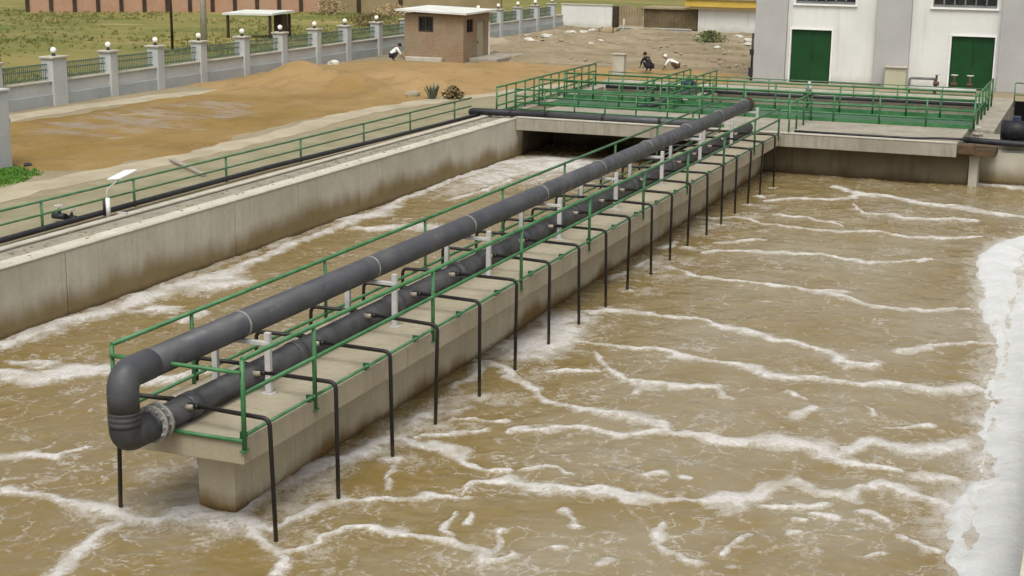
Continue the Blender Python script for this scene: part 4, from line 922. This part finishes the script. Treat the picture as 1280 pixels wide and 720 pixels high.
for (x, y, sx, sy, h, lab) in ((-24.2, 68.0, 2.6, 2.0, .55, 'low earth mound in the rubble right of the brick hut'), (-25, 79, 2.2, 3, .4, 'low earth mound at the foot of the far boundary fence')):
    gx = np.linspace(x - sx, x + sx, 40); gy = np.linspace(y - sy, y + sy, 40); XX, YY = np.meshgrid(gx, gy)
    rr_ = np.hypot((XX - x) / sx, (YY - y) / sy); hh = h * np.clip(1 - rr_, 0, 1) ** 1.2 * (.4 + 1.2 * fbm(XX, YY, 1.2, 7)) - .02
    o = grid_mesh('earth_mound', XX, YY, GZ + hh, M['stone_dark'], keep=rr_ < 1.02); tag(o, lab, 'mound')

# plants
M['agave'] = plain('grey_green_leaf', (.085, .11, .075), (.13, .155, .11), 6, .6, .1)
M['leaf'] = plain('green_leaf', (.05, .075, .018), (.1, .12, .035), 3, .7, .1)
M['leaf_dry'] = plain('dry_leaf', (.1, .075, .03), (.15, .11, .045), 3, .8, .1)
M['straw'] = plain('straw_leaf', (.3, .22, .11), (.38, .29, .16), 3, .8, .1)
M['twig'] = plain('twig', (.07, .05, .03), (.1, .075, .045), 4, .9, .1)
def shrub(label, x, y, r, h, mat, n=420, spiky=False):
    t = thing('shrub', label, 'shrub', (x, y, GZ)); mb = MB(); vs = []; fs = []
    for i in range(n):
        a = random.uniform(0, 6.283); q = random.random() ** .5
        if spiky:
            d = Vector((math.cos(a) * random.uniform(.15, .8), math.sin(a) * random.uniform(.15, .8), 1)).normalized(); L = h * random.uniform(.5, 1.05); s = d.cross(Vector((0, 0, 1))).normalized() * .045
            p = Vector((x + math.cos(a) * r * .25 * q, y + math.sin(a) * r * .25 * q, GZ)); b = len(vs); vs += [p - s, p + s, p + d * L * .6 + s * .8, p + d * L, p + d * L * .6 - s * .8]; fs.append((b, b + 1, b + 2, b + 3, b + 4))
        else:
            z = h * random.random(); k = (1 - (2 * z / h - .8) ** 2 * .5) * random.choice((.6, 1, 1.1)); p = Vector((x + math.cos(a) * r * q * k, y + math.sin(a) * r * q * k, GZ + z))
            u = Vector((random.gauss(0, 1), random.gauss(0, 1), random.gauss(0, 1))).normalized(); v = u.orthogonal().normalized(); s = random.uniform(.05, .11); b = len(vs)
            vs += [p - u * s, p + v * s * .5, p + u * s, p - v * s * .5]; fs.append((b, b + 1, b + 2, b + 3))
    mb.add(vs, fs); mb.build('foliage', mat, t)
    mb = MB()
    for k in range(6): a = k * 1.05; mb.tube([(x, y, GZ - .03), (x + math.cos(a) * r * .6, y + math.sin(a) * r * .6, GZ + h * .7)], [.025, .008], 5)
    mb.build('stem', M['twig'], t)
shrub('spiky grey-green plant at the edge of the sand yard', -15.35, 39.3, .5, .75, M['agave'], 46, True)
shrub('round brownish bush beside the spiky grey-green plant', -14.6, 39.7, .45, .5, M['leaf_dry'], 420)
shrub('yellow-green bush in the rubble in front of the white outbuilding', -13.4, 77.2, 1.1, .8, M['leaf'], 700)
for x, y, r, h in ((-50, 94.5, 1.4, 1.3), (-44.5, 95, 1.6, 1.0)): shrub('dry straw-coloured bush in front of the brown wall, ' + ('nearer the reddish brick wall' if x < -48 else 'farther right along it'), x, y, r, h, M['straw'], 900)
shrub('low dry bush on the field between the shelter and the brown wall', -40, 82, 2.2, .9, M['leaf_dry'], 900)

tag(MB().box(-18.95, -18.28, 16.9, 17.5, GZ, 2.05).box(-19.0, -18.23, 16.85, 17.55, 2.051, 2.12).build('concrete_pillar', M['fence_grey'], None, .015, (-18.6, 17.2, GZ)), 'grey concrete pillar cut by the left edge of the photo', 'pillar')
t = thing('tyre', 'black tyre lying on the pale path by the boundary fence', 'tyre', (-25.1, 24.9, GZ))
mb = MB(); mb.tube([(-25.1 + .3 * math.cos(k * math.pi / 14), 24.9 + .3 * math.sin(k * math.pi / 14), GZ + .14) for k in range(29)], .13, 10, caps=False); mb.build('tread', M['black'], t)
mb = MB(); mb.tube([(-25.1 + .3 * math.cos(k * math.pi / 14), 24.9 + .3 * math.sin(k * math.pi / 14), GZ + .26) for k in range(29)], .02, 6, caps=False); mb.build('rim_bead', M['hose'], t)
tag(MB().ball((-18.0, 17.8, GZ + .05), .12, 7, 5, (1.3, 1, .7), .2).build('stone', M['black'], None, 0, (-18, 17.8, GZ)), 'small dark stone beside the bright lawn patch', 'stone')
tag(MB().ball((-16.4, 39.7, GZ + .1), .25, 8, 6, (1.4, 1, .7), .2).build('stone', M['stone_dark'], None, 0, (-16.4, 39.7, GZ)), 'brown clod on the sand left of the spiky grey-green plant', 'stone')
tag(MB().ball((-27.0 + .8, 51.0, GZ + .1), .28, 8, 6, (1.2, 1, .8), .2).build('stone', M['stone'], None, 0, (-26.2, 51, GZ)), 'pale boulder at the foot of the boundary fence', 'stone')

# ------------------------------------------------------------------ people
def skin_mesh(name, verts, edges, mat, parent, sub=2):
    me = bpy.data.meshes.new(name); off = root_loc(parent) if parent else Vector()
    bm = bmesh.new(); sl = bm.verts.layers.skin.verify(); bv = []
    for i, (p, r) in enumerate(verts):
        v = bm.verts.new(Vector(p) - Vector((0, 0, 0))); v[sl].radius = (r, r); v[sl].use_root = i == 0; bv.append(v)
    for a, b in edges: bm.edges.new((bv[a], bv[b]))
    bm.to_mesh(me); bm.free(); me.materials.append(mat)
    o = bpy.data.objects.new(name, me); COL.objects.link(o)
    if parent: o.parent = parent
    k = o.modifiers.new('skin', 'SKIN'); k.use_smooth_shade = True; s = o.modifiers.new('sub', 'SUBSURF'); s.levels = 1; s.render_levels = sub
    return o
M['skin'] = plain('skin', (.2, .11, .065), (.24, .135, .08), 4, .6, 0)
M['hair'] = plain('black_hair', (.008, .007, .006), (.015, .013, .011), 5, .6, .1)
M['shirt_white'] = plain('white_shirt', (.66, .66, .63), (.74, .74, .71), 4, .85, .1)
M['shirt_dark'] = plain('dark_jacket', (.012, .013, .018), (.025, .026, .032), 4, .85, .1)
M['trouser'] = plain('brown_trousers', (.07, .04, .02), (.1, .06, .03), 4, .85, .1)
M['trouser_dark'] = plain('dark_trousers', (.015, .015, .018), (.03, .03, .034), 4, .85, .1)
def person(label, loc, rz, shirt, trouser, lean, hat=None):
    # squatting figure facing local +Y
    t = thing('person', label, 'person', loc); t.rotation_euler.z = rz; t.scale = (.92,) * 3
    def P(x, y, z): return (x, y, z)
    ch = P(0, .10 + lean * .30, .74 - lean * .22); sh = P(0, .13 + lean * .38, .84 - lean * .26); nk = P(0, .17 + lean * .46, .92 - lean * .28); hd = P(0, .21 + lean * .52, 1.0 - lean * .28); ht = P(0, .22 + lean * .56, 1.12 - lean * .28)
    v = [(P(0, -.05, .32), .12), (ch, .12), (sh, .1), (nk, .05), (hd, .085), (ht, .08)]; e = [(0, 1), (1, 2), (2, 3), (3, 4), (4, 5)]
    for s in (-1, 1):
        b = len(v)
        v += [(P(s * .1, 0, .3), .09), (P(s * .17, .36, .46), .065), (P(s * .14, .06, .09), .045), (P(s * .15, .24, .035), .035)]; e += [(0, b), (b, b + 1), (b + 1, b + 2), (b + 2, b + 3)]
        b = len(v); hy = .5 + lean * .22
        v += [(P(s * .19, sh[1], sh[2] - .02), .06), (P(s * .24, sh[1] + .16, sh[2] - .27), .042), (P(s * .14, hy, .34 - lean * .16), .032), (P(s * .12, hy + .08, .27 - lean * .17), .035)]; e += [(2, b), (b, b + 1), (b + 1, b + 2), (b + 2, b + 3)]
        for q in range(4): v.append((P(s * (.09 + q * .018), hy + .15 + .01 * (q % 2), .24 - lean * .17), .011)); e.append((b + 3, len(v) - 1))
        v.append((P(s * .07, hy + .1, .26 - lean * .17), .012)); e.append((b + 3, len(v) - 1))
    v.append((P(0, hd[1] + .1, hd[2] + .02), .018)); e.append((4, len(v) - 1))
    skin_mesh('person_body', v, e, M['skin'], t)
    v = [(P(0, -.05, .34), .145), (ch, .15), (sh, .125)]; e = [(0, 1), (1, 2)]
    for s in (-1, 1): b = len(v); v += [(P(s * .2, sh[1], sh[2] - .02), .075), (P(s * .245, sh[1] + .16, sh[2] - .27), .058), (P(s * .16, hy - .08, .4 - lean * .13), .05)]; e += [(2, b), (b, b + 1), (b + 1, b + 2)]
    skin_mesh('shirt', v, e, shirt, t)
    v = [(P(0, -.06, .29), .135)]; e = []
    for s in (-1, 1): b = len(v); v += [(P(s * .1, 0, .3), .11), (P(s * .17, .37, .47), .085), (P(s * .14, .07, .11), .07)]; e += [(0, b), (b, b + 1), (b + 1, b + 2)]
    skin_mesh('trousers', v, e, trouser, t)
    m_ = MB(); m_.ball((hd[0], hd[1] - .025, hd[2] + .075), .105, 12, 8, (.95, 1.05, .95)); o = m_.build('hair' if not hat else 'cap', hat or M['hair']); o.parent = t
person('person in dark clothes squatting beside the pale concrete post', (-10.75, 54.9, GZ + .1), R(60), M['shirt_dark'], M['trouser_dark'], .5)
person('person in white shirt and brown trousers bent low over the sand yard', (-9.6, 55.8, GZ + .1), R(100), M['shirt_white'], M['trouser'], 1.0, M['white'])
person('person in a white top squatting at the corner of the brick hut', (-24.6, 54.3, GZ + .1), R(-60), M['shirt_white'], M['trouser_dark'], .6)
